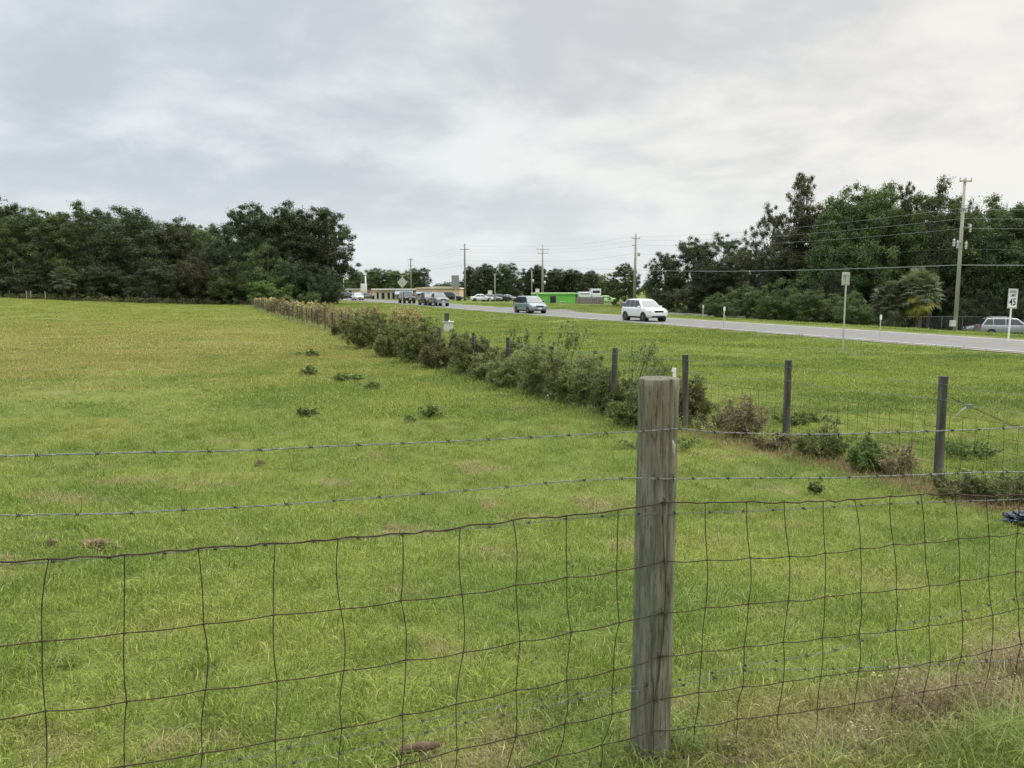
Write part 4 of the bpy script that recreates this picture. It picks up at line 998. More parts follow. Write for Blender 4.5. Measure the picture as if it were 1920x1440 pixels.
for a in [
 (1235, 1432, .13, .17, 130, 'straw', 'dry straw tangled round the foot of the big post', 81),
 (1300, 1425, .11, .20, 90, 'green_blade', 'green broadleaf weed clump right at the foot of the big post', 82, 26),
 (1385, 1440, .12, .13, 120, 'straw', 'dry straw patch right of the big post', 83, 8, 'straw'),
 (1500, 1436, .16, .13, 160, 'straw', 'dead grass under the woven wire, midway to the right corner', 84),
 (1600, 1415, .16, .17, 170, 'straw', 'brown dead weeds under the wire right of centre', 85, 14, 'straw'),
 (1560, 1445, .16, .16, 160, 'green_blade', 'fresh green grass clump at the bottom edge right of centre', 86),
 (1720, 1350, .17, .24, 200, 'straw', 'tall dry brown weeds growing through the woven wire on the right', 87, 30, 'straw'),
 (1700, 1440, .18, .20, 220, 'green_blade', 'long green grass at the bottom beneath the dry brown weeds', 88),
 (1830, 1330, .20, .26, 230, 'straw', 'brown dead brush against the fence near the right edge', 89, 44, 'straw'),
 (1840, 1435, .18, .24, 260, 'green_blade', 'lush long green grass in the bottom right corner', 90),
 (1915, 1260, .20, .28, 200, 'straw', 'yellow brown weeds standing at the right edge by the fence', 91, 40, 'leaf_gold'),
 (1920, 1400, .18, .26, 220, 'green_blade', 'green grass tuft at the very right edge in the corner', 92),
 (110, 1245, .10, .09, 120, 'green_blade', 'darker green grass tuft at the left under the woven wire', 93),
 (390, 1262, .09, .09, 110, 'green_blade', 'longer grass tuft in the lower left of the net', 94),
 (850, 1325, .10, .09, 120, 'green_blade', 'longer grass tuft near the bottom centre', 95)]:
    near_weeds(*a)
# ------------------------------------------------------------------ vehicles
def car_shell(Lc, W, H, zb, belt, hood, xs, tail=None, bed=False):
    """body loft. xs = (windscreen base, roof front, roof rear, rear glass base) as fractions from the nose (0) to the tail (1)"""
    half = Lc/2; mb = MB(); X_ = lambda f: half-f*Lc
    st = [(0, .60, .80, .66), (.02, .42, .90, .80), (.07, .30, .96, .92), (.16, .26, 1, .97), (xs[0]-.02, .24, 1, 1.0), (.55, .24, 1, 1), (.82, .24, 1, 1.0), (.94, .28, .97, .98), (.985, .38, .92, .93), (1, .55, .85, .8)]
    n = 0; vs = []; rings = []
    for f, zl, wf, zt in st:
        low = zb+(zl-.24)*.5; hw = W/2*wf
        top = hood+(belt-hood)*min(1, max(0, (f-.02)/(xs[0]-.02))) if f < xs[0] else (belt if tail is None or f < xs[3] else tail)
        top = low+(top-low)*zt if f < .1 or f > .95 else top
        mid = low+(top-low)*.55; x = X_(f)
        ring = [(x, 0, low), (x, hw*.86, low), (x, hw*.97, low+.10), (x, hw, mid), (x, hw*.965, top-.08), (x, hw*.88, top), (x, hw*.45, top+.02), (x, 0, top+.03)]
        ring += [(a, -b, c) for a, b, c in reversed(ring[1:-1])]; rings.append(ring)
    k = len(rings[0])
    for r in rings: vs += r
    fs = [(i*k+j, i*k+(j+1) % k, (i+1)*k+(j+1) % k, (i+1)*k+j) for i in range(len(rings)-1) for j in range(k)]
    fs += [tuple(reversed(range(k))), tuple((len(rings)-1)*k+j for j in range(k))]
    mb.add(vs, fs)
    # cabin
    hw = W/2*.90; rw = W/2*.70; cab = []
    c4 = [(xs[0], xs[1]), (xs[1]-.0+.07, xs[1]+.07), ((xs[1]+xs[2])/2, (xs[1]+xs[2])/2), (xs[2]-.03, xs[2]-.05), (xs[3], xs[2])]
    ribs = []
    for i, (fb, ft) in enumerate(c4):
        zr = H-(.05 if i in (0, 4) else 0.0)-(.01 if i in (1, 3) else 0)
        ribs.append([(X_(fb), hw, belt-.03), (X_(fb*.35+ft*.65), rw+(hw-rw)*.34, belt+(zr-belt)*.64), (X_(ft), rw, zr-.05), (X_(ft), rw*.8, zr), (X_(ft), 0, zr+.015)])
    full_r = [r+[(a, -b, c) for a, b, c in reversed(r[:-1])] for r in ribs]; k2 = len(full_r[0]); o = len(mb.v)
    vs = [p for r in full_r for p in r]
    mb.add(vs, [(i*k2+j, i*k2+j+1, (i+1)*k2+j+1, (i+1)*k2+j) for i in range(4) for j in range(k2-1)]+[tuple(reversed(range(k2))), tuple(4*k2+j for j in range(k2))])
    return mb, X_, hw, rw
def quadp(mb, a, b, c, d, out, ins=.06):
    """inset glass panel over the patch a b c d, lifted by out"""
    a, b, c, d = map(Vector, (a, b, c, d)); ce = (a+b+c+d)/4; nrm = (b-a).cross(d-a).normalized()
    if nrm.dot(ce-Vector((0, 0, 1))) < 0: nrm = -nrm
    P4 = [p+(ce-p).normalized()*ins+nrm*out for p in (a, b, c, d)]; mb.add(P4+[p-nrm*.02 for p in P4], [(0, 1, 2, 3), (4, 7, 6, 5), (0, 4, 5, 1), (1, 5, 6, 2), (2, 6, 7, 3), (3, 7, 4, 0)])
def wheel(t, x, y, r, wd=.22, rim='rim'):
    sgn = 1 if y > 0 else -1
    w_ = bpy.data.objects.new('wheel', None); C.objects.link(w_); w_.parent = t; w_.location = (x, y, r)
    a = MB(); prof = [(r*.60, -.5), (r*.94, -.5), (r, -.35), (r, .35), (r*.94, .5), (r*.60, .5)]; n = 24; vs = []
    for i in range(n):
        g_ = 2*math.pi*i/n
        for q, s in prof: vs.append((q*math.cos(g_), s*wd, q*math.sin(g_)))
    a.add(vs, [(i*6+j, ((i+1) % n)*6+j, ((i+1) % n)*6+(j+1) % 6, i*6+(j+1) % 6) for i in range(n) for j in range(6)]); part('tyre', a, M['tyre'], w_, smooth=True)
    b = MB(); 
    for i in range(5):
        g_ = 2*math.pi*i/5; b.bar((0, sgn*wd*.34, 0), (r*.58*math.cos(g_), sgn*wd*.40, r*.58*math.sin(g_)), .075, .03)
    b.tube([(0, sgn*wd*.2, 0), (0, sgn*wd*.45, 0)], r*.16, 12)
    o = len(b.v); vs = []
    for i in range(n):
        g_ = 2*math.pi*i/n
        for q, s in ((r*.61, .5), (r*.54, .42), (r*.54, -.3)): vs.append((q*math.cos(g_), sgn*s*wd, q*math.sin(g_)))
    b.add(vs, [(i*3+j, ((i+1) % n)*3+j, ((i+1) % n)*3+j+1, i*3+j+1) for i in range(n) for j in range(2)]); part('rim', b, M[rim], w_)
def vehicle(name, label, cat, pos, head, paint, kind='suv', group=None, L_=4.6, W=1.84, H=1.68, lights=True, far=False, z=None):
    rz = math.atan2(head[1], head[0]); p = Vector(pos)
    t = thing(name, label, cat, p, rz, group)
    K = {'suv': dict(zb=.26, belt=1.07, hood=.97, xs=(.24, .42, .80, .96)), 'van': dict(zb=.22, belt=1.05, hood=.92, xs=(.20, .36, .90, .97)),
         'sedan': dict(zb=.22, belt=.95, hood=.84, xs=(.29, .43, .70, .84), tail=.98), 'pickup': dict(zb=.38, belt=1.18, hood=1.12, xs=(.27, .38, .58, .62), tail=1.16),
         'wagon': dict(zb=.24, belt=1.0, hood=.90, xs=(.24, .38, .88, .97)), 'jeep': dict(zb=.42, belt=1.15, hood=1.10, xs=(.33, .38, .93, .97))}[kind]
    body, X_, hw, rw = car_shell(L_, W, H, **K); xs = K['xs']; belt = K['belt']; zb = K['zb']; half = L_/2
    bo = part('body', body, M[paint], t, smooth=True); bo.data.shade_smooth() if hasattr(bo.data, 'shade_smooth') else None
    bv = bo.modifiers.new('b', 'BEVEL'); bv.width = .03; bv.segments = 2; bv.limit_method = 'ANGLE'
    g = MB(); quadp(g, (X_(xs[0]), hw, belt-.02), (X_(xs[0]), -hw, belt-.02), (X_(xs[1]), -rw, H-.09), (X_(xs[1]), rw, H-.09), .03, .10); part('windscreen', g, M['glass_sky'], t)
    g = MB(); quadp(g, (X_(xs[3]), hw, belt), (X_(xs[3]), -hw, belt), (X_(xs[2]), -rw, H-.10), (X_(xs[2]), rw, H-.10), .03, .12); part('rear_window', g, M['glass'], t)
    cuts = [xs[0]+.05, (xs[0]+xs[2])/2+.02, xs[2]-.10, xs[3]-.02] if kind not in ('pickup',) else [xs[0]+.05, (xs[0]+xs[3])/2, xs[3]-.01]
    if kind == 'sedan': cuts = [xs[0]+.05, (xs[0]+xs[3])/2-.01, xs[3]-.04]
    for s in (1, -1):
        for a, b in zip(cuts[:-1], cuts[1:]):
            ta = max(a, xs[1]+.01); tb = min(b, xs[2])
            g = MB(); quadp(g, (X_(a), s*hw, belt), (X_(b), s*hw, belt), (X_(tb), s*(rw+.01), H-.08), (X_(ta), s*(rw+.01), H-.08), .022, .05); part('side_window', g, M['glass'], t)
        m_ = MB(); m_.box((X_(xs[0]+.07), s*(W/2+.06), belt+.06), (.12, .16, .12)); part('mirror', m_, M[paint], t)
    r = .345 if kind in ('suv', 'pickup', 'jeep') else .31
    if kind == 'jeep': r = .40
    fx, rx = X_(.19), X_(.81)
    for x in (fx, rx):
        for s in (1, -1):
            ar = MB(); ar.tube([(x, s*(W/2-.30), r), (x, s*(W/2+.012), r)], r*1.17, 20); part('wheel_arch', ar, M['black'], t)
            wheel(t, x, s*(W/2-.10), r)
    sk = MB()
    for s in (1, -1): sk.box(((fx+rx)/2, s*(W/2-.01), zb+.05), (rx-fx if rx > fx else fx-rx-.8, .06, .13))
    part('sill', sk, M['black'], t)
    hd = K['hood']
    gr = MB(); gr.box((half-.045, 0, hd-.20), (.10, W*.42, .15)); part('grille', gr, M['black'], t)
    lb = MB(); lb.box((half-.07, 0, zb+.13), (.13, W*.62, .16)); part('bumper_intake', lb, M['black'], t)
    pl_ = MB(); pl_.box((half+.01, 0, zb+.28), (.02, .33, .12)); part('number_plate', pl_, M['sign_white'], t)
    if lights:
        for s in (1, -1):
            hl = MB(); hl.box((half-.11, s*W*.36, hd-.19), (.16, W*.17, .14), Matrix.Rotation(-s*.45, 3, 'Z')); part('headlight', hl, M['lamp'], t)
            tl = MB(); tl.box((-half+.06, s*W*.42, belt-.12), (.10, .16, .26)); part('tail_light', tl, M['c_red'], t)
    if kind in ('wagon',) and not far:
        for s in (1, -1):
            rk = MB(); rk.tube([(X_(xs[1]+.08), s*rw*.86, H-.01), (X_(xs[1]+.12), s*rw*.86, H+.05), (X_(xs[2]-.1), s*rw*.86, H+.05), (X_(xs[2]-.06), s*rw*.86, H-.01)], .018, 6); part('roof_rail', rk, M['black' if kind != 'wagon' else 'rim'], t)
    if kind == 'pickup':
        bd = MB(); bd.box((X_(.80), 0, 1.172), (L_*.30, W*.72, .02)); part('bed', bd, M['black'], t)
        bp_ = MB(); bp_.box((half-.02, 0, zb+.12), (.16, W*.9, .17)); part('bumper', bp_, M['rim'], t)
    if kind == 'jeep':
        sp_ = MB(); sp_.tube([(-half-.02, 0, 1.0), (-half-.24, 0, 1.0)], .37, 20); part('spare_wheel', sp_, M['tyre'], t)
    return t
CG = 'cars driving on the road'
def rdir(y):
    a = xroad(y+3)-xroad(y-3); v = Vector((-a, -6)).normalized(); return v     # towards the camera
def road_at(px, Y0, q):
    """place on the near or far lane where it is seen at px"""
    best = None
    for k in range(400):
        y = Y0*.7+Y0*.6*k/400; x = xroad(y)+q/.935; s = 960+x/(y*math.cos(PITCH))*F*.993
        if best is None or abs(s-px) < best[0]: best = (abs(s-px), x, y)
    _, x, y = best; return Vector((x, y, terrain(xroad(y)+3, y)+.035)), y
for (px, Y0, paint, kind, lab, L_, W, H) in (
 (1207, 60, 'c_white', 'suv', 'white sport utility car, nearest of the cars driving on the road', 4.45, 1.80, 1.70),
 (994, 80, 'c_lightblue', 'van', 'pale blue silver minivan driving behind the white car', 4.9, 1.96, 1.76),
 (822, 103, 'c_grey', 'pickup', 'silver grey pickup truck following the minivan', 5.3, 1.95, 1.86),
 (803, 111, 'c_black', 'suv', 'black car close behind the silver grey pickup', 4.7, 1.9, 1.85),
 (764, 118, 'c_black', 'jeep', 'black boxy off-road car behind the diamond sign', 4.3, 1.9, 1.9),
 (672, 150, 'c_white', 'sedan', 'white saloon car, farthest on the road beside the end of the wood', 4.8, 1.85, 1.5)):
    p, y = road_at(px, Y0, 1.85)
    v = rdir(y); vehicle('car' if kind != 'pickup' else 'pickup_truck', lab, 'pickup truck' if kind == 'pickup' else 'car', p, v, paint, kind, CG, L_, W, H)
# parked beside the chain link fence
PG = 'cars parked by the chain link fence'
def parked(px, Y, ang, paint, kind, lab, L_, W, H, grp=PG, name='parked_car', far=False):
    p = gp(at(px, 600, Y).x, Y); a = R(ang); return vehicle(name, lab, 'car', p, (math.cos(a), math.sin(a)), paint, kind, grp, L_, W, H, far=far)
parked(1890, 70.5, -14, 'c_silver', 'wagon', 'silver estate car with roof rails parked right of the tall grey pole', 4.9, 1.8, 1.62)
parked(1862, 73.5, 160, 'c_grey', 'sedan', 'grey saloon car mostly hidden behind the silver estate car', 4.5, 1.75, 1.4)
parked(1955, 74, -20, 'c_grey', 'suv', 'grey car behind the silver estate car at the right photo edge', 4.6, 1.8, 1.72)
BG = 'cars parked at the far businesses'
for a in [(903, 158, 10, 'c_white', 'sedan', 'white car, leftmost of the parked row under the dark grove', 4.6, 1.8, 1.45), (920, 160, 8, 'c_silver', 'sedan', 'silver car, second of the parked row under the dark grove', 4.6, 1.8, 1.45),
          (938, 161, 12, 'c_black', 'suv', 'dark car in the middle of the parked row under the dark grove', 4.5, 1.8, 1.5), (953, 162, 9, 'c_silver', 'sedan', 'pale car at the right end of the parked row beside the minivan', 4.5, 1.8, 1.4),
          (847, 165, -8, 'c_black', 'suv', 'black car parked before the tan building next to the far pole', 4.8, 1.9, 1.85), (690, 190, 20, 'c_grey', 'sedan', 'grey car parked right of the white saloon by the pink wall', 4.6, 1.8, 1.5),
          (640, 195, 15, 'c_black', 'sedan', 'dark car parked before the low cream building', 4.6, 1.8, 1.5), (655, 196, 0, 'c_black', 'suv', 'second dark car before the low cream building', 4.6, 1.8, 1.6),
          (1137, 142, 5, 'green_trim', 'sedan', 'pale green car by the yard fence end', 4.4, 1.7, 1.4), (1192, 118, 30, 'c_grey', 'sedan', 'grey car parked behind the pole above the white car roof', 4.6, 1.8, 1.5)]:
    parked(*a, grp=BG, far=True)

# ------------------------------------------------------------------ far buildings
def bxy(px0, px1, ytop, Y, dep):
    x0 = at(px0, 560, Y).x; x1 = at(px1, 560, Y).x; zb = min(terrain(x0, Y), terrain(x1, Y)); return x0, x1, zb, at((px0+px1)/2, ytop, Y).z-zb
def building(name, label, px0, px1, ytop, Y, dep, wall, roofmat, openings, over=.35, rt=.35, gable=0):
    x0, x1, zb, H = bxy(px0, px1, ytop, Y, dep); W = x1-x0
    t = thing(name, label, 'building', ((x0+x1)/2, Y, zb)); mb = MB(); mb.box((0, dep/2, (H-rt)/2-.3), (W, dep, H-rt+.6)); part('wall', mb, M[wall], t)
    mb = MB()
    if gable: mb.prism([(-W/2-over, H-rt-gable*.0), (W/2+over, H-rt), (W/2+over-.2, H-rt+.2), (W*.1, H), (-W*.1, H), (-W/2-over+.2, H-rt+.2)], 1, -over, dep+over)
    else: mb.box((0, dep/2, H-rt/2), (W+2*over, dep+2*over, rt))
    part('roof', mb, M[roofmat], t)
    for (kind, a, b, z0, z1) in openings:
        xa = (a-px0)/(px1-px0)*W-W/2; xb = (b-px0)/(px1-px0)*W-W/2
        if kind == 'awning':
            m_ = MB(); m_.prism([(0, z0), (0, z1), (-1.6, z0), (-1.6, z0-.12)], 0, xa, xb); m_.v = [(v[0], v[1]-.0, v[2]) for v in m_.v]; part('awning', m_, M['awning'], t); continue
        fr = MB(); fr.box(((xa+xb)/2, -.03, (z0+z1)/2), (xb-xa, .08, z1-z0)); f_ = part('door' if kind == 'door' else 'window', fr, M['white_wall' if kind == 'window' else 'door_grey'], t)
        pn = MB(); nn = max(1, int((xb-xa)/1.3))
        for i in range(nn):
            w1 = (xb-xa)/nn; pn.box((xa+w1*(i+.5), -.055, (z0+z1)/2), (w1-.14, .06, z1-z0-.16))
        part('pane', pn, M['win'], f_)
    return t
building('low_building', 'long low cream building at the left end beside the wood', 618, 674, 541, 205, 10, 'cream', 'roof_grey', [('window', 632, 640, .5, 1.9), ('window', 644, 651, .5, 1.9), ('door', 655, 660, 0, 2.0)])
building('pink_building', 'pinkish walled building with dark roof end between the cream and white ones', 672, 699, 541, 212, 9, 'pinkbrick', 'roof_dark', [('window', 678, 684, .8, 1.9), ('window', 688, 694, .8, 1.9)], rt=.3)
building('shop_building', 'white shop building with arched front and blue grey awning behind the diamond sign', 702, 780, 541, 185, 12, 'cream', 'white_wall', [('window', 706, 711, .1, 1.7), ('window', 715, 722, .1, 1.7), ('window', 726, 732, .1, 1.7), ('window', 735, 741, .1, 1.7), ('awning', 742, 775, 1.3, 2.4), ('window', 745, 772, .1, 1.2)], over=.6)
building('tan_building', 'tan flat building with shaded window band behind the pickup', 781, 862, 537, 178, 14, 'tan', 'cream', [('awning', 781, 818, 1.55, 1.95), ('window', 784, 814, .1, 1.4), ('window', 828, 834, .3, 1.4), ('window', 850, 858, .1, 1.6)], over=.3, rt=.5, gable=.6)
building('green_building', 'bright green low building with dark doorway right of the minivan', 1000, 1079, 549, 138, 8, 'green_wall', 'green_trim', [('door', 1031, 1043, 0.1, 1.35), ('window', 1012, 1022, .05, .6), ('window', 1050, 1060, .05, .32)], over=.25, rt=.22)
# wooden yard fence
x0 = at(1079, 560, 136).x; x1 = at(1132, 560, 136).x; t = thing('yard_fence', 'grey wooden board fence beside the green building', 'fence', gp((x0+x1)/2, 136))
h = at(1100, 557, 136).z-t.location.z; mb = MB(); n = 26
for i in range(n): mb.box((-(x1-x0)/2+(x1-x0)*(i+.5)/n, 0, h/2-.1+rnd.uniform(-.03, .03)), ((x1-x0)/n*.94, .03, h+.2))
part('boards', mb, M['board'], t)
for i in range(4): mb = MB(); mb.box((-(x1-x0)/2+(x1-x0)*i/3, .07, h/2-.1), (.1, .1, h+.25)); part('post', mb, M['board'], t)
# white trucks behind it
for px, Y, yt, wpx, lab in ((1096, 140.5, 547, 24, 'low white truck behind the grey board fence'), (1117, 141, 541, 18, 'taller white box truck behind the right end of the board fence')):
    x = at(px, 560, Y).x; p = gp(x, Y); h = at(px, yt, Y).z-p.z; wd = wpx/F*Y; t = thing('truck', lab, 'truck', p, 0, 'white trucks in the yard')
    mb = MB(); mb.box((0, 1.2, .9+(h-.9)/2), (wd*.98, 3.8, h-.9)); part('cargo_box' if wpx < 20 else 'cab', mb, M['c_white'], t)
    mb = MB(); mb.box((0, .9, .75), (wd*.9, 4.6, .3)); part('chassis', mb, M['black'], t)
    mb = MB(); mb.box((0, -.9, 1.15), (wd*.85, 1.1, .9)); part('bonnet', mb, M['c_white'], t)
    mb = MB(); mb.box((0, -.72, h*.78), (wd*.72, .06, h*.16)); part('windscreen', mb, M['glass'], t)
    for s in (-1, 1):
        for yy in (-.7, 2.3): mb = MB(); mb.tube([(s*wd*.46, yy, .45), (s*wd*.32, yy, .45)], .45, 16); part('wheel', mb, M['tyre'], t)
# ------------------------------------------------------------------ utility poles and cables
UP = 'wooden utility poles beyond the road'
def pole(px, ybase, ytop, Y, rad, label, arms, mat='pole_wood', extras=(), name='utility_pole', lean=0.0):
    p = gp(at(px, ybase, Y).x, Y); H = at(px, ytop, Y).z-p.z; t = thing(name, label, 'pole', p, 0, UP)
    mb = MB(); mb.tube([(0, 0, -.5), (lean*H*.5, 0, H*.5), (lean*H, 0, H)], [rad, rad*.85, rad*.62], 12); part('pole', mb, M[mat], t, smooth=True)
    for (yy, wd) in arms:
        z = at(px, yy, Y).z-p.z; a = MB(); a.box((lean*z, -.12, z), (wd, .09, .11)); ar = part('crossarm', a, M[mat], t)
        i_ = MB()
        for s in (-.46, 0, .46): i_.tube([(lean*z+s*wd, -.12, z+.05), (lean*z+s*wd, -.12, z+.26)], .05, 8)
        part('insulators', i_, M['ceramic'], ar)
    for kind, yy, dx in extras:
        z = at(px, yy, Y).z-p.z; e = MB()
        if kind == 'transformer': e.tube([(lean*z+dx, -.1, z-.35), (lean*z+dx, -.1, z+.3), (lean*z+dx, -.1, z+.36)], [.21, .21, .1], 14)
        elif kind == 'insulator_stack':
            for k_ in range(5): e.tube([(lean*z+dx, -.16, z-.25+k_*.11), (lean*z+dx, -.16, z-.19+k_*.11)], [.10, .06], 10)
            e.tube([(lean*z+dx, -.16, z-.32), (lean*z+dx, -.16, z+.32)], .03, 6)
        elif kind == 'meter_box': e.box((lean*z+dx, -.18, z), (.35, .3, .45))
        elif kind == 'bracket': e.box((lean*z+dx, -.16, z), (.5, .1, .1))
        part(kind, e, M['ceramic' if kind != 'bracket' else 'galv'], t, smooth=(kind == 'transformer'))
    return t, p, H
A_ = pole(1790, 628, 335, 60, .16, 'tall pale utility pole, nearest, between the fan palms and the parked cars', [(340, .9)], extras=(('bracket', 427, .3), ('insulator_stack', 428, .55), ('bracket', 457, -.3), ('insulator_stack', 455, -.6), ('insulator_stack', 458, -.32), ('insulator_stack', 460, .32), ('bracket', 392, 0), ('meter_box', 606, -.3)), lean=0)
B_ = pole(1189, 578, 438, 124, .24, 'utility pole leaning slightly right behind the white car', [(447, 1.3)], extras=(('transformer', 476, .5), ('bracket', 460, -.3)), lean=.006)
C_ = pole(1017, 566, 458, 168, .24, 'utility pole between the minivan and the green building', [(468, 2.6), (475, 2.2)], extras=(('transformer', 530, .45),))
D_ = pole(872, 566, 457, 166, .24, 'utility pole right of the tan building in front of the dark grove', [(468, 1.8)], 'pole_dark')
E_ = pole(771, 561, 483, 212, .24, 'thin far utility pole above the shop awning', [(487, 1.6), (498, 1.2)], 'pole_dark')
pole(928, 563, 513, 156, .14, 'short pole without crossarm in front of the dark grove', [], extras=(), lean=0)
pole(997, 560, 508, 170, .14, 'short pole with small transformer left of the green building', [], extras=(('transformer', 527, .25),), lean=0)
pole(645, 552, 517, 215, .10, 'thin lamp column beside the end of the left wood', [], 'steel', name='lamp_column')
def cable(label, pts, r, mat='cable', sag=.02, grp='cables strung between the utility poles'):
    mb = MB(); q = []
    for a, b in zip(pts[:-1], pts[1:]):
        n = 14
        for i in range(n):
            t_ = i/n; p = Vector(a).lerp(Vector(b), t_); p.z -= 4*sag*(Vector(a)-Vector(b)).length*t_*(1-t_)*.5; q.append(p)
    q.append(Vector(pts[-1])); o = q[0].copy(); mb.tube([p-o for p in q], r, 5); tag(part('power_cable', mb, M[mat], loc=o), label, 'cable', grp)
def on(P_, px, y, Y, dx=0): v = at(px, y, Y); return (v.x+dx, Y-.12, v.z)
off = lambda p, dx, dy: (p[0]+dx, p[1]+dy, p[2])
for lab, ya, yb, yc, yd, ye, yr, r, mt, dx in (
  ('topmost of the cables strung from the tall pale pole', 392, 443, 462, 461, 487, 388, .010, 'cable_light', -.4),
  ('second cable from the top on the tall pale pole', 410, 450, 468, 467, 490, 404, .010, 'cable_light', .1),
  ('third cable from the top on the tall pale pole', 428, 459, 472, 472, 494, 424, .010, 'cable_light', .4),
  ('fourth cable down, crossing in front of the right wood', 466, 475, 490, 488, 503, 470, .010, 'cable', 0),
  ('lowest thick cable running level across the right wood', 497, 506, 497, 496, 508, 494, .022, 'cable_light', 0)):
    a = on(A_, 1800 if ya < 470 else 1797, ya, 60, dx); r0 = at(2200, yr, 52)
    pts = [tuple(r0), a, on(B_, 1191, yb, 124, dx), on(C_, 1017, yc, 168, dx*1.5)]
    pts += [on(D_, 872, yd, 166, dx*1.5), on(E_, 771, ye, 212, dx)]
    cable(lab, pts, r, mt, sag=.018 if ya < 470 else .010)

# ------------------------------------------------------------------ signs and roadside bits
def text_mesh(s, size, parent, loc, rz=0, mat='black'):
    cu = bpy.data.curves.new('lettering', 'FONT'); cu.body = s; cu.size = size; cu.align_x = 'CENTER'; cu.align_y = 'CENTER'; cu.extrude = .002; cu.offset = size*.02
    o = bpy.data.objects.new('tmp', cu); C.objects.link(o); dg = bpy.context.evaluated_depsgraph_get(); m = bpy.data.meshes.new_from_object(o.evaluated_get(dg)); bpy.data.objects.remove(o)
    m.name = 'lettering'; q = part('lettering', m, None, parent); m.materials.clear(); m.materials.append(M[mat]); q.location = loc; q.rotation_euler = (R(90), 0, rz); return q
p = ground(1890, 641); t = thing('speed_limit_sign', 'white speed limit sign reading 45 on a pale post at the far roadside', 'sign', p, R(21)); t.rotation_euler = (0, R(1.4), R(21))
s = F/p.y/1.03; H = (at(1890, 541, p.y).z-p.z)
mb = MB(); mb.box((0, 0, (H-.3)/2-.2), (.06, .05, H-.1+.4)); part('sign_post', mb, M['sign_white'], t)
mb = MB(); mb.box((0, -.04, H-.46), (.62, .012, .90)); pn = part('sign_panel', mb, M['sign_white'], t)
for a, b, c, d in ((0, -.905, .56, .012), (0, -.015, .56, .012)): pass
bd = MB()
for zz in (H-.045, H-.875): bd.box((0, -.049, zz), (.58, .004, .014))
for xx in (-.283, .283): bd.box((xx, -.049, H-.46), (.014, .0035, .82))
part('border', bd, M['black'], pn)
text_mesh('SPEED', .175, pn, (0, -.05, H-.16)); text_mesh('LIMIT', .175, pn, (0, -.05, H-.32)); text_mesh('45', .46, pn, (0, -.05, H-.63))
p = ground(1581, 657); H = at(1584, 510, p.y).z-p.z; t = thing('road_sign', 'square road sign seen from behind on a thin post in the near verge', 'sign', p, R(21))
mb = MB(); mb.box((0, .03, (H-.05)/2-.2), (.055, .04, H-.05+.4)); part('sign_post', mb, M['steel'], t)
mb = MB(); mb.box((0, .058, H-.27), (.40, .008, .54)); pn = part('sign_panel', mb, M['sign_back'], t)
mb = MB(); mb.box((0, .002, H-.10), (.34, .012, .03)); mb.box((0, .002, H-.45), (.34, .012, .03)); part('bracket', mb, M['steel'], pn)
mb = MB(); [mb.box((xx, .046, H-.25), (.02, .012, .30)) for xx in (-.12, -.05, .07, .13)]; part('stiffener', mb, M['steel'], pn)
p = place(755, 576, 108); H = at(755, 519, 108).z-p.z; t = thing('diamond_sign', 'diamond shaped warning sign seen from behind left of the pickup', 'sign', p)
mb = MB(); mb.box((0, 0, (H-.1)/2-.2), (.08, .05, H-.1+.4)); part('sign_post', mb, M['steel'], t)
r_ = (540-519)/2/F*108; mb = MB(); mb.prism([(0, H), (r_*.9, H-r_), (0, H-2*r_), (-r_*.9, H-r_)], 1, .03, .05); pn = part('sign_panel', mb, M['sign_back'], t)
mb = MB(); mb.box((0, .01, H-r_), (1.1*r_, .02, .06)); part('bracket', mb, M['steel'], pn)
p = place(1649, 640, 37.5); H = at(1649, 590, p.y).z-p.z; t = thing('marker_post', 'short roadside marker post with small white plate right of the road sign', 'post', p)
mb = MB(); mb.box((0, 0, H/2-.1), (.045, .03, H+.2)); part('post', mb, M['steel'], t); mb = MB(); mb.box((0, -.02, H-.12), (.10, .008, .22)); part('plate', mb, M['sign_white'], t)
for px, py, yt, Y, lab in ((1357, 611, 575, 50, 'short marker post with small plate between the white car and the thicket'), (1318, 592, 572, 75, 'tiny pale stake at the left end of the thicket')):
    p = place(px, py, Y); H = at(px, yt, Y).z-p.z; t = thing('marker_post', lab, 'post', p); mb = MB(); mb.box((0, 0, H/2-.1), (.07, .05, H+.2)); part('post', mb, M['steel'], t); mb = MB(); mb.box((0, -.035, H-.14), (.13, .01, .25)); part('plate', mb, M['sign_white'], t)
t = thing('utility_box', 'dark green utility pedestal on a pale concrete base in the verge above the hedge', 'utility box', place(838, 622, 46)); p = Vector(t.location); zt = at(838, 588, 46).z-p.z; zm = at(838, 603, 46).z-p.z
mb = MB(); mb.box((0, 0, (zt+zm)/2), (.26, .24, zt-zm)); mb.box((0, 0, zt+.01), (.30, .28, .04)); part('pedestal', mb, M['pedestal'], t)
mb = MB(); mb.box((.08, 0, zm/2-.06), (.50, .5, zm+.1)); mb.box((.1, 0, zm-.02), (.62, .6, .05)); part('base', mb, M['concrete'], t); mb = MB(); mb.tube([(.16, -.16, zm), (.16, -.16, zm+.1)], [.06, .03], 8); part('cap', mb, M['sign_white'], t)
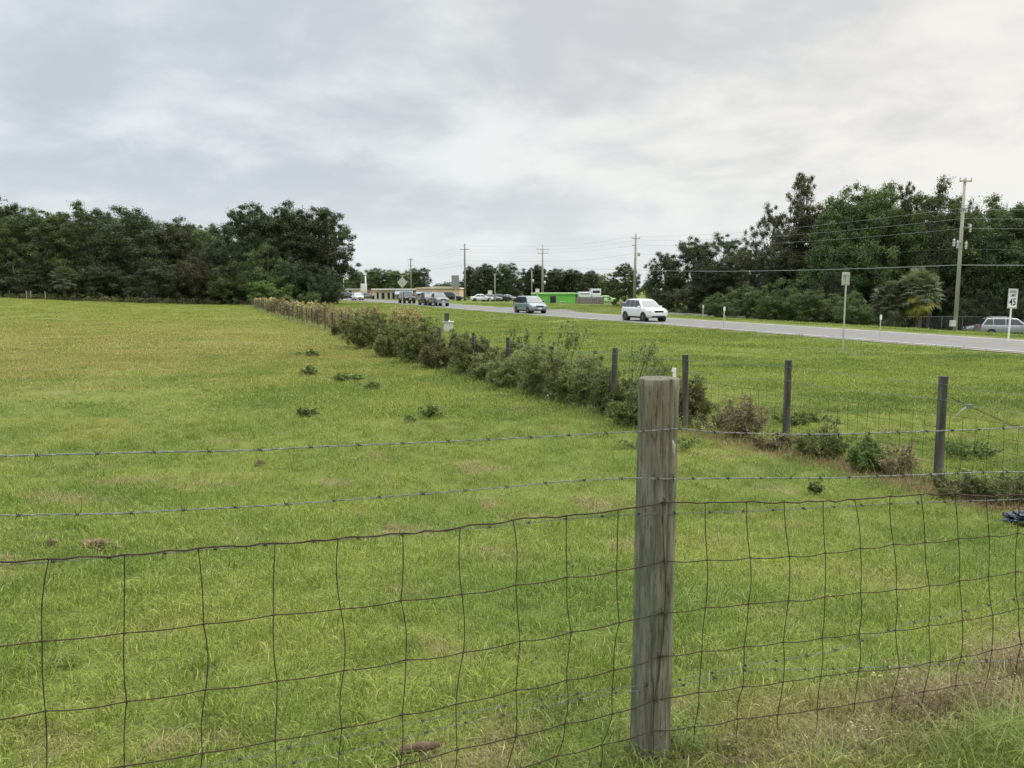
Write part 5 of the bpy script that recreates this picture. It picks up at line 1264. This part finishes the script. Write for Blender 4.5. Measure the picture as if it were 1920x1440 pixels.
# business signs
def pylon(px0, px1, yt, yb, Y, label, mat, poles=(.5,)):
    x0 = at(px0, 560, Y).x; x1 = at(px1, 560, Y).x; p = gp((x0+x1)/2, Y); zt = at(px0, yt, Y).z-p.z; zb = at(px0, yb, Y).z-p.z; W = x1-x0
    t = thing('pylon_sign', label, 'sign', p, 0, 'business signs'); mb = MB(); mb.box((0, 0, (zt+zb)/2), (W, .4, zt-zb)); part('sign_box', mb, M[mat], t)
    mb = MB(); mb.box((0, -.21, zt-.05), (W, .03, .1)); mb.box((0, -.21, zb+.05), (W, .03, .1)); part('frame', mb, M['steel'], t)
    for f in poles: mb = MB(); mb.box((-W/2+W*f, .0, zb/2-.2), (.22, .22, zb+.4)); part('leg', mb, M['steel'], t)
pylon(847, 861, 516, 541, 160, 'tall pale box sign on a post beside the tan building', 'door_grey')
pylon(677, 688, 531, 547, 200, 'small white business sign above the pink wall', 'sign_white', (.2, .8))
pylon(1004, 1011, 541, 549, 137, 'small white sign on the roof corner of the green building', 'sign_white')
pylon(915, 923, 544, 553, 157, 'little white house shaped sign left of the short pole', 'sign_white')
t, p, H = pole(686, 556, 515, 198, .2, 'white lamp column rising above the pink wall', [], 'sign_white', name='lamp_column')
mb = MB(); mb.box((-.1, 0, H+.1), (.7, .4, .35)); part('lamp_head', mb, M['sign_white'], t)
# chain link fence by the parked cars
Y = 77; x0 = at(1688, 600, Y).x; x1 = at(2000, 600, Y).x; xm = (x0+x1)/2; b0 = gp(xm, Y); t = thing('chain_link_fence', 'grey chain link fence behind the tall grey pole and the parked cars', 'fence', b0)
h = at(1850, 594, Y).z-b0.z; n = 9
for i in range(n):
    x = x0+(x1-x0)*i/(n-1); z = terrain(x, Y)-b0.z; mb = MB(); mb.tube([(x-xm, 0, z-.2), (x-xm, 0, h)], .04, 8); part('post', mb, M['chain'], t)
mb = MB(); mb.tube([(x0-xm, 0, h), (x1-xm, 0, h)], .03, 6); part('top_rail', mb, M['chain'], t)
mb = MB(); k = int((x1-x0)/.16)
for i in range(k):
    xa = x0-xm+i*.16
    for s in (1, -1):
        xb = xa+s*(h+.3); 
        mb.tube([(xa, 0.01*s, -.3 if s > 0 else -.3), (min(max(xb, x0-xm), x1-xm), 0.01*s, -.3+abs(min(max(xb, x0-xm), x1-xm)-xa))], .006, 3)
part('mesh', mb, M['chain'], t)
# far pasture fence before the left wood
pf = thing('pasture_fence', 'low wire fence with pale posts in front of the left wood', 'fence', gp(at(150, 556, 118).x, 118)); o0 = Vector(pf.location); tops_ = []
for px in (-20, 18, 50, 58, 85, 140, 190, 240, 290, 340, 390, 440):
    Yp = 118; x = at(px, 556, Yp).x; q = gp(x, Yp); mb = MB(); mb.tube([(0, 0, -.2), (0, 0, 1.25)], .07, 7); part('post', mb, M['pole_wood' if px in (50, 58, 85) else 'old_wood'], pf, q-o0); tops_.append(q-o0)
for hh in (.4, .8, 1.15): mb = MB(); mb.tube([q+Vector((0, -.05, hh)) for q in tops_], .006, 3); part('wire', mb, M['rust'], pf)
# rough grass strip at the foot of the left wood
g = np.random.default_rng(15); cs = []; rs = []
for i in range(520):
    px = g.uniform(-120, 560); Yp = 119.5+g.uniform(-2.0, 3)-max(0, px-400)*.03; v = gp(at(px, 556, Yp).x, Yp); cs.append((v.x, v.y, v.z+g.uniform(.05, .75))); rs.append(g.uniform(.35, .7))
Vq, ti = leaves(cs, rs, 34, .11, seed=19, flat=.7); tag(part('rough_grass', quads('rough_grass', Vq, ti), M['leaf_olive']), 'rough knee high growth along the foot of the left wood', 'rough grass', kind='stuff')
